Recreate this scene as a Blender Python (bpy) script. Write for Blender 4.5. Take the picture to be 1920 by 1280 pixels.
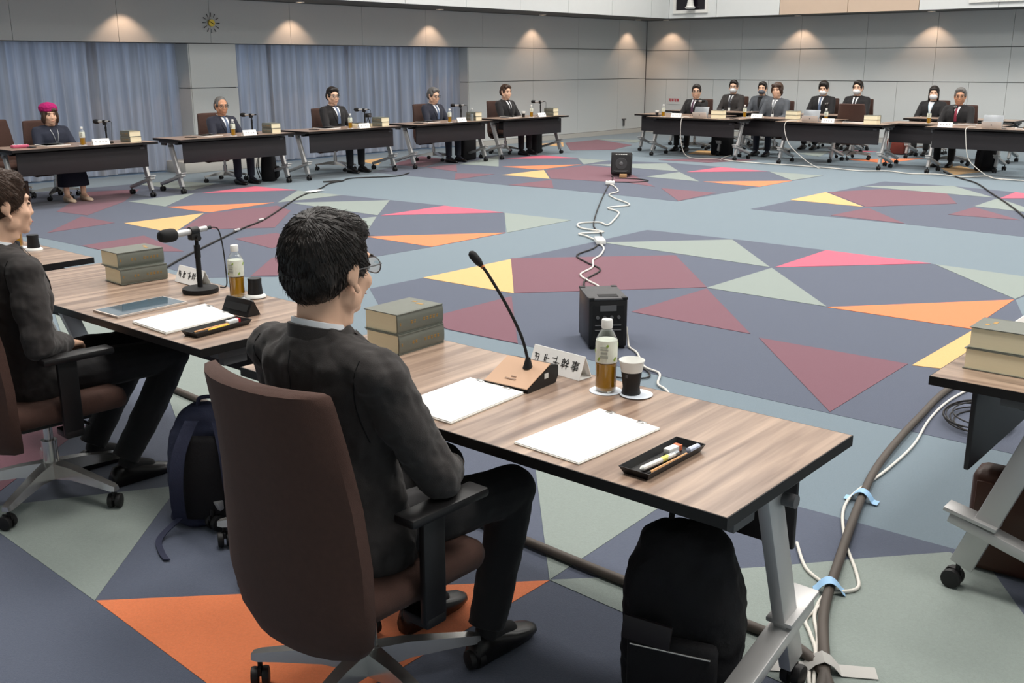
import bpy, bmesh, math, random
from mathutils import Vector, Matrix, noise
from mathutils.bvhtree import BVHTree
random.seed(7)
PI = math.pi
for _o in list(bpy.data.objects):
    bpy.data.objects.remove(_o, do_unlink=True)
SC = bpy.context.scene
COL = SC.collection

# ------------------------------------------------------------------ camera
cam_d = bpy.data.cameras.new('camera')
cam_d.sensor_fit = 'HORIZONTAL'
cam_d.sensor_width = 36.0
cam_d.lens = 36.0 * 1920.8 / 1920.0
cam_d.clip_end = 200
cam = bpy.data.objects.new('camera', cam_d)
COL.objects.link(cam)
_yaw, _pitch, _roll = math.radians(-40.57), math.radians(15.184), math.radians(0.130)
_F = Vector((math.sin(_yaw) * math.cos(_pitch), math.cos(_yaw) * math.cos(_pitch), -math.sin(_pitch)))
_R = Vector((math.cos(_yaw), -math.sin(_yaw), 0))
_D = _F.cross(_R)
_r2 = _R * math.cos(_roll) + _D * math.sin(_roll)
_d2 = -_R * math.sin(_roll) + _D * math.cos(_roll)
_m = Matrix((_r2, -_d2, -_F)).transposed().to_4x4()
_m.translation = Vector((0, 0, 1.685))
cam.matrix_world = _m
SC.camera = cam

# ------------------------------------------------------------------ world, exposure
w = bpy.data.worlds.new('world')
SC.world = w
w.use_nodes = True
w.node_tree.nodes['Background'].inputs[0].default_value = (0.60, 0.76, 1.0, 1)
w.node_tree.nodes['Background'].inputs[1].default_value = 0.75
SC.view_settings.view_transform = 'Standard'
SC.view_settings.look = 'None'
SC.view_settings.exposure = 0.17
SC.view_settings.gamma = 1.0
SC.view_settings.use_curve_mapping = False

# ceiling lamps of the hall: luminous ceiling panels over the middle of the room
LAMP_XY = [(x, y) for x in (-11.2, -6.9, -2.6, 1.7) for y in (2.4, 7.7, 13.0, 18.3)]
LAMP_Z = 6.95
LAMP_W = 138.0
for (x, y) in LAMP_XY:
    ld = bpy.data.lights.new('ceiling_lamp_light', 'AREA')
    ld.shape = 'RECTANGLE'; ld.size = 2.0; ld.size_y = 2.0
    ld.energy = LAMP_W * (0.85 if y < 4 else 1.0); ld.spread = math.radians(145); ld.color = (1.0, 0.955, 0.90)
    lo = bpy.data.objects.new('ceiling_lamp_light', ld)
    lo.location = (x, y, LAMP_Z - 0.02)
    COL.objects.link(lo)

# ------------------------------------------------------------------ materials
def lin(c):
    return tuple(((v / 255) / 12.92 if v / 255 <= 0.04045 else ((v / 255 + 0.055) / 1.055) ** 2.4) for v in c)

MATS = {}
def mat(name, rgb, rough=0.6, metal=0.0, var=0.10, scale=8.0, bump=0.0, bscale=80.0, spec=0.4, stretch=None, trans=0.0, sheen=0.0, emit=0.0, coat=0.0):
    if name in MATS:
        return MATS[name]
    m = bpy.data.materials.new(name)
    m.use_nodes = True
    nt = m.node_tree
    b = nt.nodes['Principled BSDF']
    tc = nt.nodes.new('ShaderNodeTexCoord')
    mp = nt.nodes.new('ShaderNodeMapping')
    if stretch:
        mp.inputs['Scale'].default_value = stretch
    nt.links.new(tc.outputs['Object'], mp.inputs['Vector'])
    n = nt.nodes.new('ShaderNodeTexNoise')
    n.inputs['Scale'].default_value = scale
    n.inputs['Detail'].default_value = 4
    nt.links.new(mp.outputs[0], n.inputs['Vector'])
    c = lin(rgb)
    mx = nt.nodes.new('ShaderNodeMix'); mx.data_type = 'RGBA'
    mx.inputs[6].default_value = tuple(min(1, v * (1 - var)) for v in c) + (1,)
    mx.inputs[7].default_value = tuple(min(1, v * (1 + var)) for v in c) + (1,)
    nt.links.new(n.outputs['Fac'], mx.inputs[0])
    nt.links.new(mx.outputs[2], b.inputs['Base Color'])
    b.inputs['Roughness'].default_value = rough
    b.inputs['Metallic'].default_value = metal
    b.inputs['Specular IOR Level'].default_value = spec
    b.inputs['Transmission Weight'].default_value = trans
    b.inputs['Sheen Weight'].default_value = sheen
    b.inputs['Coat Weight'].default_value = coat
    if emit:
        b.inputs['Emission Color'].default_value = c + (1,)
        b.inputs['Emission Strength'].default_value = emit
    if bump:
        n2 = nt.nodes.new('ShaderNodeTexNoise')
        n2.inputs['Scale'].default_value = bscale
        n2.inputs['Detail'].default_value = 3
        nt.links.new(mp.outputs[0], n2.inputs['Vector'])
        bp = nt.nodes.new('ShaderNodeBump')
        bp.inputs['Strength'].default_value = bump
        bp.inputs['Distance'].default_value = 0.004
        nt.links.new(n2.outputs['Fac'], bp.inputs['Height'])
        nt.links.new(bp.outputs[0], b.inputs['Normal'])
    MATS[name] = m
    return m

def carpet_mat(name, rgb):
    return mat('carpet_' + name, rgb, 0.95, var=0.14, scale=140, bump=0.5, bscale=420, spec=0.1, sheen=0.25)
CARPET = {k: carpet_mat(k, v) for k, v in dict(
    path=(113, 128, 138), navy=(82, 89, 106), sage=(136, 146, 141), maroon=(116, 77, 89),
    orange=(228, 128, 82), pink=(206, 92, 114), yellow=(218, 174, 116)).items()}

def wood_mat(name, a, b_, rough=0.28):
    m = bpy.data.materials.new(name); m.use_nodes = True
    nt = m.node_tree; b = nt.nodes['Principled BSDF']
    tc = nt.nodes.new('ShaderNodeTexCoord')
    mp = nt.nodes.new('ShaderNodeMapping'); mp.inputs['Scale'].default_value = (17, 0.9, 1)
    nt.links.new(tc.outputs['Object'], mp.inputs['Vector'])
    n = nt.nodes.new('ShaderNodeTexNoise'); n.inputs['Scale'].default_value = 1.6; n.inputs['Detail'].default_value = 6
    n.inputs['Distortion'].default_value = 0.4
    nt.links.new(mp.outputs[0], n.inputs['Vector'])
    r = nt.nodes.new('ShaderNodeValToRGB')
    r.color_ramp.elements[0].position = 0.3; r.color_ramp.elements[0].color = lin(a) + (1,)
    r.color_ramp.elements[1].position = 0.72; r.color_ramp.elements[1].color = lin(b_) + (1,)
    nt.links.new(n.outputs['Fac'], r.inputs[0]); nt.links.new(r.outputs[0], b.inputs['Base Color'])
    b.inputs['Roughness'].default_value = rough
    b.inputs['Specular IOR Level'].default_value = 0.6
    MATS[name] = m
    return m
WOOD = wood_mat('walnut_laminate', (112, 90, 78), (188, 162, 142))
EDGE = mat('table_edge_black', (22, 18, 17), 0.45)
PANEL = mat('modesty_panel_dark', (48, 44, 46), 0.5, var=0.15, scale=3, stretch=(1, 1, 8))
ALU = mat('brushed_aluminium', (196, 195, 194), 0.42, 0.55, var=0.05)
CHROME = mat('polished_aluminium', (208, 206, 203), 0.22, 0.85, var=0.04)
RUBBER = mat('caster_rubber', (26, 25, 26), 0.55)
BROWN = mat('chair_fabric_brown', (76, 52, 44), 0.85, var=0.15, scale=60, bump=0.35, bscale=600, sheen=0.05)
BLACKP = mat('black_plastic', (24, 23, 24), 0.42)
BLACKM = mat('black_matte', (14, 14, 16), 0.7)
GREYP = mat('grey_plastic', (92, 92, 94), 0.5)
WHITE = mat('paper_white', (252, 251, 248), 0.7, var=0.01)
WHITEP = mat('white_plastic', (236, 236, 232), 0.4, var=0.02)
WALLM = mat('wall_panel_grey', (202, 206, 206), 0.75, var=0.02, scale=40)
WALLD = mat('wall_joint_dark', (104, 106, 106), 0.8)
CEIL = mat('ceiling_white', (226, 228, 228), 0.85, var=0.02)
SOFF = mat('soffit_grey', (104, 104, 102), 0.85, var=0.02)
BASEM = mat('baseboard_grey', (190, 188, 182), 0.6, var=0.03)
SKIN = mat('skin', (232, 188, 160), 0.55, var=0.06, scale=30, spec=0.35)
SKIN2 = mat('skin_tan', (206, 152, 120), 0.55, var=0.06, scale=30, spec=0.35)
HAIRB = mat('hair_black', (34, 28, 25), 0.38, var=0.35, scale=60, bump=0.6, bscale=220, stretch=(1, 1, 0.25))
HAIRBR = mat('hair_brown', (66, 47, 36), 0.45, var=0.35, scale=60, bump=0.6, bscale=220, stretch=(1, 1, 0.25))
HAIRG = mat('hair_grey', (100, 98, 96), 0.5, var=0.3, scale=60, bump=0.5, bscale=220)
SUITB = mat('suit_black', (30, 29, 31), 0.82, var=0.2, scale=14, bump=0.25, bscale=500, sheen=0.1)
SUITC = mat('suit_charcoal', (52, 48, 47), 0.82, var=0.18, scale=14, bump=0.25, bscale=500, sheen=0.1)
SUITN = mat('suit_navy', (38, 41, 55), 0.82, var=0.18, scale=14, bump=0.25, bscale=500, sheen=0.1)
SUITG = mat('suit_grey', (84, 88, 94), 0.82, var=0.15, scale=14, bump=0.25, bscale=500)
KNITN = mat('navy_knit', (42, 46, 60), 0.9, var=0.15, scale=60)
KNITK = mat('black_knit', (26, 26, 28), 0.9)
SHIRT = mat('shirt_white', (238, 240, 244), 0.7, var=0.03)
HATM = mat('pink_wool', (172, 30, 104), 0.95, var=0.25, scale=120, bump=0.9, bscale=160)
SHOE = mat('black_leather', (24, 21, 21), 0.28, var=0.2)
SHOEB = mat('beige_leather', (206, 184, 160), 0.5)
EYEM = mat('eye_dark', (28, 20, 18), 0.3)
LIPM = mat('lip', (158, 92, 82), 0.5)
MASKW = mat('mask_white', (238, 240, 242), 0.8, var=0.03)
MASKG = mat('mask_grey', (96, 100, 108), 0.8)
BOOKC = mat('book_cover_green_grey', (112, 115, 106), 0.38, var=0.08, scale=30, bump=0.1, bscale=500)
BOOKP = mat('book_pages_cream', (252, 240, 206), 0.85, var=0.05, scale=4, stretch=(1, 1, 60))
GOLD = mat('gold_print', (176, 134, 62), 0.5)
TEA = mat('green_tea', (206, 150, 16), 0.2, var=0.03, trans=0.35)
PET = None
LABELM = mat('bottle_label', (226, 228, 214), 0.5, var=0.2, scale=40)
GREENP = mat('label_green_print', (150, 176, 70), 0.5)
INK = mat('print_ink', (34, 32, 32), 0.7)
REDM = mat('red_print', (200, 36, 50), 0.6)
TANM = mat('champagne_metal', (196, 160, 132), 0.35, 0.25, var=0.04)
NAVYB = mat('navy_nylon', (40, 44, 66), 0.8, var=0.2, scale=30, bump=0.3, bscale=200)
BLACKB = mat('black_nylon', (20, 19, 22), 0.8, var=0.25, scale=20, bump=0.3, bscale=200)
LEATHB = mat('brown_leather', (72, 44, 32), 0.4, var=0.3, scale=6, bump=0.2, bscale=60)
REDBR = mat('oxblood_leather', (116, 52, 42), 0.4, var=0.2)
CABB = mat('cable_black', (34, 32, 32), 0.6)
CABT = mat('cable_cover_brown', (78, 70, 64), 0.6)
CABW = mat('cable_white', (214, 210, 202), 0.5)
TAPEB = mat('tape_blue', (150, 190, 226), 0.6, var=0.03)
TAPEG = mat('tape_grey', (178, 176, 172), 0.6, var=0.05)
SCREEN = mat('tablet_glass', (60, 84, 100), 0.06, var=0.05, spec=0.8)
TABG = mat('tablet_grey', (150, 154, 158), 0.35, 0.5)
TABL = mat('tablet_keyboard_cover', (206, 196, 188), 0.6)
BRASS = mat('brass', (206, 180, 80), 0.3, 0.8)
WOODL = mat('pencil_wood', (222, 164, 110), 0.5)
TANW = mat('wood_block', (176, 140, 100), 0.6)

def pet_mat():
    m = bpy.data.materials.new('clear_bottle_plastic'); m.use_nodes = True
    nt = m.node_tree
    for n in list(nt.nodes): nt.nodes.remove(n)
    o = nt.nodes.new('ShaderNodeOutputMaterial'); mx = nt.nodes.new('ShaderNodeMixShader')
    t = nt.nodes.new('ShaderNodeBsdfTransparent'); g = nt.nodes.new('ShaderNodeBsdfGlossy'); g.inputs['Roughness'].default_value = 0.08
    lw = nt.nodes.new('ShaderNodeLayerWeight'); lw.inputs['Blend'].default_value = 0.25
    t.inputs[0].default_value = (0.95, 0.97, 0.97, 1)
    nt.links.new(lw.outputs['Facing'], mx.inputs[0]); nt.links.new(t.outputs[0], mx.inputs[1]); nt.links.new(g.outputs[0], mx.inputs[2])
    nt.links.new(mx.outputs[0], o.inputs[0])
    return m
PET = pet_mat()

def curtain_mat():
    m = bpy.data.materials.new('curtain_blue_grey'); m.use_nodes = True
    nt = m.node_tree
    for n in list(nt.nodes): nt.nodes.remove(n)
    o = nt.nodes.new('ShaderNodeOutputMaterial'); mx = nt.nodes.new('ShaderNodeMixShader'); mx.inputs[0].default_value = 0.35
    d = nt.nodes.new('ShaderNodeBsdfDiffuse'); t = nt.nodes.new('ShaderNodeBsdfTranslucent')
    tc = nt.nodes.new('ShaderNodeTexCoord'); mp = nt.nodes.new('ShaderNodeMapping'); mp.inputs['Scale'].default_value = (1, 6, 0.15)
    n = nt.nodes.new('ShaderNodeTexNoise'); n.inputs['Scale'].default_value = 2.2; n.inputs['Detail'].default_value = 4
    r = nt.nodes.new('ShaderNodeValToRGB')
    r.color_ramp.elements[0].color = lin((172, 174, 180)) + (1,); r.color_ramp.elements[1].color = lin((196, 202, 214)) + (1,)
    r.color_ramp.elements[0].position = 0.35; r.color_ramp.elements[1].position = 0.65
    nt.links.new(tc.outputs['Object'], mp.inputs[0]); nt.links.new(mp.outputs[0], n.inputs['Vector']); nt.links.new(n.outputs['Fac'], r.inputs[0])
    nt.links.new(r.outputs[0], d.inputs[0]); nt.links.new(r.outputs[0], t.inputs[0])
    nt.links.new(d.outputs[0], mx.inputs[1]); nt.links.new(t.outputs[0], mx.inputs[2]); nt.links.new(mx.outputs[0], o.inputs[0])
    return m
CURT = curtain_mat()

# ------------------------------------------------------------------ mesh helpers
def box(bm, c, s, rot=None, bev=0.0):
    m = Matrix.Translation(c) @ (rot.to_4x4() if rot else Matrix.Identity(4)) @ Matrix.Diagonal((s[0], s[1], s[2], 1))
    r = bmesh.ops.create_cube(bm, size=1.0, matrix=m)
    if bev:
        es = list({e for v in r['verts'] for e in v.link_edges})
        bmesh.ops.bevel(bm, geom=es, offset=bev, segments=2, affect='EDGES', profile=0.5)
    return r

def ell(bm, c, r, M=None, seg=16, rings=10):
    m = (M or Matrix.Identity(4)) @ Matrix.Translation(c) @ Matrix.Diagonal((r[0], r[1], r[2], 1))
    rows = [[m @ Vector((math.sin(PI * i / rings) * math.cos(2 * PI * k / seg), math.sin(PI * i / rings) * math.sin(2 * PI * k / seg), math.cos(PI * i / rings))) for k in range(seg)] for i in range(1, rings)]
    vs = loft(bm, rows, cap=False)
    for row, z in ((vs[0], 1), (vs[-1], -1)):
        t = bm.verts.new(m @ Vector((0, 0, z)))
        for k in range(seg): bm.faces.new((row[k], row[(k + 1) % seg], t) if z < 0 else (row[(k + 1) % seg], row[k], t))

def loft(bm, rings, cap=True, closed=True):
    vs = [[bm.verts.new(p) for p in r] for r in rings]
    n = len(vs[0])
    for a, b in zip(vs, vs[1:]):
        for i in range(n if closed else n - 1):
            j = (i + 1) % n
            bm.faces.new((a[i], a[j], b[j], b[i]))
    if cap and closed:
        bm.faces.new(vs[0][::-1]); bm.faces.new(vs[-1])
    return vs

def frame(d):
    d = d.normalized()
    up = Vector((0, 0, 1)) if abs(d.z) < 0.93 else Vector((0, 1, 0))
    a = d.cross(up).normalized(); b = a.cross(d).normalized()
    return a, b

def tube(bm, pts, rad, n=8, cap=True):
    pts = [Vector(p) for p in pts]
    rads = rad if isinstance(rad, (list, tuple)) else [rad] * len(pts)
    rings = []
    pa = None
    for i, p in enumerate(pts):
        d = (pts[min(i + 1, len(pts) - 1)] - pts[max(i - 1, 0)])
        if d.length < 1e-6: d = Vector((0, 0, 1))
        a, b = frame(d)
        if pa is not None:
            a2 = (pa - d.normalized() * pa.dot(d.normalized()))
            if a2.length > 1e-4:
                a = a2.normalized(); b = a.cross(d.normalized()).normalized()
        pa = a
        rings.append([p + (a * math.cos(2 * PI * k / n) + b * math.sin(2 * PI * k / n)) * rads[i] for k in range(n)])
    loft(bm, rings, cap)

def spline(pts, k=6):
    P = [Vector(p) for p in pts]
    out = []
    for i in range(len(P) - 1):
        p0, p1, p2, p3 = P[max(i - 1, 0)], P[i], P[i + 1], P[min(i + 2, len(P) - 1)]
        for j in range(k):
            t = j / k
            out.append(0.5 * ((2 * p1) + (p2 - p0) * t + (2 * p0 - 5 * p1 + 4 * p2 - p3) * t * t + (3 * p1 - p0 - 3 * p2 + p3) * t ** 3))
    out.append(P[-1])
    return out

def lathe(bm, prof, n=24, c=(0, 0, 0)):
    rings = [[Vector((c[0] + r * math.cos(2 * PI * k / n), c[1] + r * math.sin(2 * PI * k / n), c[2] + z)) for k in range(n)] for r, z in prof]
    loft(bm, rings, True)

def cyl(bm, c, r, h, n=20, axis='Z'):
    ax = {'X': Vector((1, 0, 0)), 'Y': Vector((0, 1, 0)), 'Z': Vector((0, 0, 1))}[axis]
    c = Vector(c)
    tube(bm, [c - ax * h / 2, c + ax * h / 2], r, n)

def prism(bm, poly, z0, z1):
    lo = [bm.verts.new((x, y, z0)) for x, y in poly]
    hi = [bm.verts.new((x, y, z1)) for x, y in poly]
    n = len(poly)
    bm.faces.new(lo[::-1]); bm.faces.new(hi)
    for i in range(n):
        j = (i + 1) % n
        bm.faces.new((lo[i], lo[j], hi[j], hi[i]))

def capsule(bm, p, q, r0, r1, n=14, sx=1.0):
    p, q = Vector(p), Vector(q)
    k = 4
    tube(bm, [p + (q - p) * i / k for i in range(k + 1)], [r0 + (r1 - r0) * i / k for i in range(k + 1)], n)
    ell(bm, p, (r0, r0, r0), None, 12, 8); ell(bm, q, (r1, r1, r1), None, 12, 8)

def finish(bm, name, smooth=35):
    bmesh.ops.recalc_face_normals(bm, faces=bm.faces[:])
    if smooth:
        lim = math.radians(smooth)
        for f in bm.faces: f.smooth = True
        for e in bm.edges:
            if len(e.link_faces) == 2 and e.calc_face_angle(0) > lim: e.smooth = False
    me = bpy.data.meshes.new(name)
    bm.to_mesh(me); bm.free()
    return me

def obj(name, bm, m, parent=None, loc=(0, 0, 0), rot=(0, 0, 0), smooth=35):
    me = finish(bm, name, smooth) if isinstance(bm, bmesh.types.BMesh) else bm
    if m is not None and not me.materials:
        for k in (m if isinstance(m, (list, tuple)) else [m]): me.materials.append(k)
    o = bpy.data.objects.new(name, me)
    COL.objects.link(o)
    o.location = loc; o.rotation_euler = rot
    if parent is not None: o.parent = parent
    return o

def B(): return bmesh.new()

def tag(o, label=None, cat=None, group=None, kind=None):
    if label: o['label'] = label
    if cat: o['category'] = cat
    if group: o['group'] = group
    if kind: o['kind'] = kind
    return o

def empty(name, loc=(0, 0, 0), rz=0.0, label=None, cat=None, group=None, kind=None):
    o = bpy.data.objects.new(name, None)
    o.empty_display_size = 0.1
    COL.objects.link(o)
    o.location = loc; o.rotation_euler = (0, 0, rz)
    return tag(o, label, cat, group, kind)

def dup(o, parent=None):
    c = o.copy(); COL.objects.link(c); c.parent = parent
    for ch in list(o.children): dup(ch, c)
    return c

PROTO = {}
def inst(key, maker, loc, rz, label, cat, group=None):
    """one thing: the first is built, later ones are copies of it and of its parts"""
    if key not in PROTO:
        o = maker(); PROTO[key] = o
    else:
        o = dup(PROTO[key])
    for k in ('label', 'category', 'group'):
        if k in o: del o[k]
    tag(o, label, cat, group)
    o.location = loc; o.rotation_euler = (0, 0, rz)
    return o

# ------------------------------------------------------------------ the room
XL, YB, XR, YN = -14.74, 22.4, 5.0, -4.0      # wall planes
ZS, ZH, ZM, ZC = 2.69, 2.0, 1.315, 7.0         # soffit, header, joint, ceiling
SX, SY = -13.55, 21.5                          # soffit fronts
bm = B(); box(bm, ((XL + XR) / 2 - 0.6, (YB + YN) / 2, -0.05), (XR - XL + 1.6, YB - YN + 0.4, 0.1))
floor = tag(obj('floor', bm, CARPET['path'], smooth=0), 'patterned carpet floor with blue, maroon, sage and orange facets', kind='structure')
FACETS = [
('navy',0,[(-14.094,5.558),(-11.098,4.328),(-10.244,4.69),(-9.077,4.714),(-7.26,4.591),(-6.991,4.872),(-6.83,5.007),(-6.803,5.441),(-6.884,6.151),(-6.854,6.83),(-6.852,7.905),(-7.83,9.016),(-8.849,9.019),(-10.604,8.902),(-11.466,8.852),(-12.348,8.784),(-13.072,8.625),(-13.842,8.448),(-13.936,7.826)]),
('navy',0,[(-5.179,4.681),(-4.533,4.666),(-3.969,4.692),(-2.586,4.694),(-1.938,4.695),(-1.155,4.699),(-0.764,4.702),(-1.965,7.985),(-1.895,8.916),(-2.908,9.008),(-3.911,9.06),(-4.886,9.067),(-5.85,9.011),(-5.837,7.95),(-5.854,6.84),(-5.876,5.749),(-5.901,5.194)]),
('navy',0,[(-12.512,11.144),(-10.692,11.175),(-9.621,11.157),(-8.869,11.257),(-7.659,11.229),(-6.824,11.184),(-6.779,13.224),(-6.759,14.265),(-6.701,15.227),(-7.644,15.3),(-8.62,15.456),(-9.7,15.561),(-10.76,15.224),(-11.528,15.29),(-12.358,15.348),(-13.088,14.907),(-13.058,13.764),(-13.436,13.181)]),
('navy',0,[(-3.934,11.129),(-2.714,11.044),(-2.317,11.003),(-3.158,14.658),(-3.719,14.85),(-4.613,15.065),(-5.685,15.056),(-5.773,11.132)]),
('navy',0,[(-2.847,0.281),(-1.194,1.463),(-0.287,2.715),(-0.613,3.596),(-0.992,3.575),(-1.505,3.558),(-2.017,3.521),(-2.934,3.599),(-3.56,3.487),(-4.718,3.243),(-5.304,3.206),(-6.163,3.277),(-5.676,2.573),(-5.3,1.601),(-4.082,0.831)]),
('sage',1,[(-1.939,2.456),(-1.995,3.615),(-2.864,3.659),(-2.599,3.189)]),
('sage',1,[(-0.858,2.404),(-0.494,2.539),(-0.558,3.103),(-0.823,3.492),(-0.98,3.536),(-1.166,3.325),(-1.385,3.061),(-1.719,2.68),(-1.939,2.456)]),
('orange',1,[(-1.942,1.348),(-1.937,2.453),(-2.977,1.394)]),
('sage',1,[(-4.032,1.424),(-2.981,1.391),(-3.609,2.092)]),
('maroon',1,[(-3.788,1.161),(-4.404,1.96),(-4.591,2.2),(-5.146,2.039),(-5.008,1.389)]),
('sage',1,[(-4.359,2.546),(-4.117,2.908),(-5.191,3.582),(-5.409,3.058)]),
('sage',1,[(-6.199,2.898),(-5.728,2.894),(-5.722,3.135),(-6.475,3.393),(-7.37,3.383)]),
('maroon',1,[(-11.396,5.778),(-12.214,6.696),(-13.272,7.525),(-13.544,6.903),(-11.976,5.697)]),
('maroon',1,[(-10.614,5.681),(-11.366,5.691),(-10.502,4.869)]),
('maroon',1,[(-9.077,4.714),(-8.441,5.17),(-9.57,5.423),(-9.483,4.715)]),
('sage',1,[(-12.596,7.921),(-13.042,8.605),(-13.81,8.428),(-13.905,7.808)]),
('sage',1,[(-11.379,6.768),(-12.296,7.778),(-12.172,6.731)]),
('pink',1,[(-11.513,8.853),(-12.321,8.765),(-12.223,7.838)]),
('orange',1,[(-10.52,6.817),(-10.655,7.851),(-11.339,6.77)]),
('yellow',1,[(-9.491,5.709),(-10.51,6.738),(-10.507,5.735)]),
('maroon',1,[(-9.69,5.959),(-9.386,6.117),(-8.976,6.6),(-9.906,7.53),(-10.378,7.691),(-10.457,6.725)]),
('maroon',1,[(-7.951,5.801),(-8.147,6.269),(-8.671,6.392),(-8.691,5.899)]),
('maroon',1,[(-6.866,5.034),(-6.896,5.517),(-7.588,5.955),(-7.544,5.497),(-7.01,4.885)]),
('sage',1,[(-10.575,8.896),(-11.441,8.833),(-10.619,7.881)]),
('sage',1,[(-8.812,7.921),(-9.701,8.935),(-10.484,7.959)]),
('sage',1,[(-8.827,7.166),(-7.865,6.886),(-8.742,7.841)]),
('pink',1,[(-7.856,9.018),(-8.795,9.001),(-8.778,7.948)]),
('sage',1,[(-6.852,7.923),(-6.873,9.044),(-7.819,9.003)]),
('orange',1,[(-6.854,6.83),(-6.861,7.916),(-7.781,6.826)]),
('yellow',1,[(-9.693,12.204),(-10.589,13.178),(-10.615,12.171)]),
('maroon',1,[(-9.692,12.234),(-8.454,12.51),(-7.894,12.323),(-9.751,14.181),(-10.495,14.224),(-10.529,13.149)]),
('maroon',1,[(-8.896,11.291),(-9.572,12.095),(-9.64,11.184)]),
('maroon',1,[(-10.786,12.186),(-11.348,11.883),(-10.717,11.202)]),
('maroon',1,[(-11.5,12.08),(-12.384,12.992),(-12.387,12.26)]),
('orange',1,[(-10.699,13.179),(-10.668,14.304),(-11.488,13.173)]),
('pink',1,[(-11.466,15.256),(-12.328,15.312),(-12.428,14.347)]),
('sage',1,[(-11.534,13.135),(-12.896,14.687),(-12.338,13.029)]),
('sage',1,[(-10.663,14.37),(-10.748,15.207),(-11.434,15.226)]),
('sage',1,[(-8.764,14.374),(-9.651,15.41),(-10.557,14.395)]),
('sage',1,[(-7.77,13.316),(-8.708,14.3),(-8.73,13.364)]),
('pink',1,[(-7.677,15.284),(-8.602,15.423),(-8.616,14.375)]),
('orange',1,[(-6.768,13.267),(-6.759,14.265),(-7.707,13.331)]),
('sage',1,[(-6.781,14.312),(-6.708,15.221),(-7.624,15.252)]),
('maroon',1,[(-6.828,11.215),(-6.875,12.248),(-7.741,12.242)]),
('maroon',1,[(-12.623,16.562),(-12.036,17.205),(-12.449,18.482),(-13.949,19.298),(-13.923,18.072)]),
('sage',1,[(-12.726,19.036),(-13.1,19.873),(-14.097,19.398)]),
('yellow',1,[(-13.313,17.227),(-14.055,18.167),(-14.235,17.33)]),
('yellow',1,[(-13.292,12.003),(-14.276,13.056),(-14.179,12.359)]),
('maroon',1,[(-12.48,12.303),(-13.135,13.563),(-13.988,13.726),(-13.214,12.19)]),
('yellow',1,[(-4.82,12.165),(-5.787,13.259),(-5.788,12.209)]),
('maroon',1,[(-4.798,12.183),(-4.051,13.18),(-4.515,14.194),(-5.353,14.047),(-5.765,13.277)]),
('maroon',1,[(-3.945,11.145),(-4.739,12.109),(-4.818,11.232)]),
('maroon',1,[(-3.065,12.205),(-3.782,12.974),(-3.811,12.138)]),
('sage',1,[(-3.866,14.074),(-4.723,15.092),(-5.689,14.222)]),
('sage',1,[(-2.97,12.875),(-3.818,14.043),(-3.808,13.065)]),
('pink',1,[(-3.203,14.586),(-3.832,14.871),(-3.797,14.06)]),
('yellow',1,[(-1.47,5.914),(-1.918,6.918),(-1.929,5.794)]),
('orange',1,[(-1.94,6.882),(-1.972,7.97),(-2.917,6.864)]),
('pink',1,[(-2.932,9.013),(-3.901,9.049),(-3.886,7.984)]),
('sage',1,[(-1.973,8.002),(-1.896,8.902),(-2.889,8.992)]),
('sage',1,[(-3.918,7.963),(-4.861,9.022),(-5.75,8.063)]),
('sage',1,[(-2.929,6.88),(-3.893,7.944),(-3.909,6.888)]),
('maroon',1,[(-4.928,5.785),(-3.919,6.905),(-4.835,7.93),(-5.882,6.851)]),
('maroon',1,[(-2.979,5.838),(-3.894,6.863),(-3.907,5.852)]),
('maroon',1,[(-1.945,4.71),(-1.957,5.805),(-2.89,5.783)]),
('maroon',1,[(-4.537,4.671),(-3.973,4.696),(-4.873,5.687),(-4.874,5.02),(-4.871,4.74)]),
('yellow',1,[(-4.925,5.775),(-5.855,6.826),(-5.873,5.746)]),
('orange',1,[(-6.747,17.84),(-6.555,19.193),(-7.558,18.101)]),
('yellow',1,[(-9.664,17.386),(-10,18.194),(-10.64,18.167),(-10.413,17.385)]),
('yellow',1,[(-5.188,16.619),(-5.009,17.393),(-5.598,18.161),(-5.686,17.504)]),
('pink',1,[(-7.805,20.134),(-8.236,20.03),(-8.49,19.258)]),
('sage',1,[(-8.176,18.302),(-8.535,19.705),(-8.79,18.702)]),
('maroon',1,[(-9.152,16.008),(-8.746,16.998),(-9.629,16.834),(-10.115,15.884)]),
]
for i, (c, layer, poly) in enumerate(FACETS):
    bm = B(); prism(bm, poly, 0.0, 0.0015 + 0.0018 * layer + 0.00002 * i)
    obj('carpet_panel', bm, CARPET[c], floor, smooth=0)

bm = B(); box(bm, ((SX + XR) / 2, (YN + SY) / 2, ZC + 0.05), (XR - SX + 0.2, SY - YN + 0.2, 0.1))
tag(obj('ceiling', bm, CEIL, smooth=0), 'white main ceiling of the hall', kind='structure')
bm = B(); box(bm, (XR + 0.05, (YN + YB) / 2, ZC / 2), (0.1, YB - YN, ZC))
tag(obj('wall_right', bm, WALLM, smooth=0), 'plain grey wall behind the right side', kind='structure')
bm = B(); box(bm, ((XL + XR) / 2 - 0.5, YN - 0.05, ZC / 2), (XR - XL + 1.0, 0.1, ZC))
tag(obj('wall_near', bm, WALLM, smooth=0), 'plain grey wall behind the camera', kind='structure')

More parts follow.
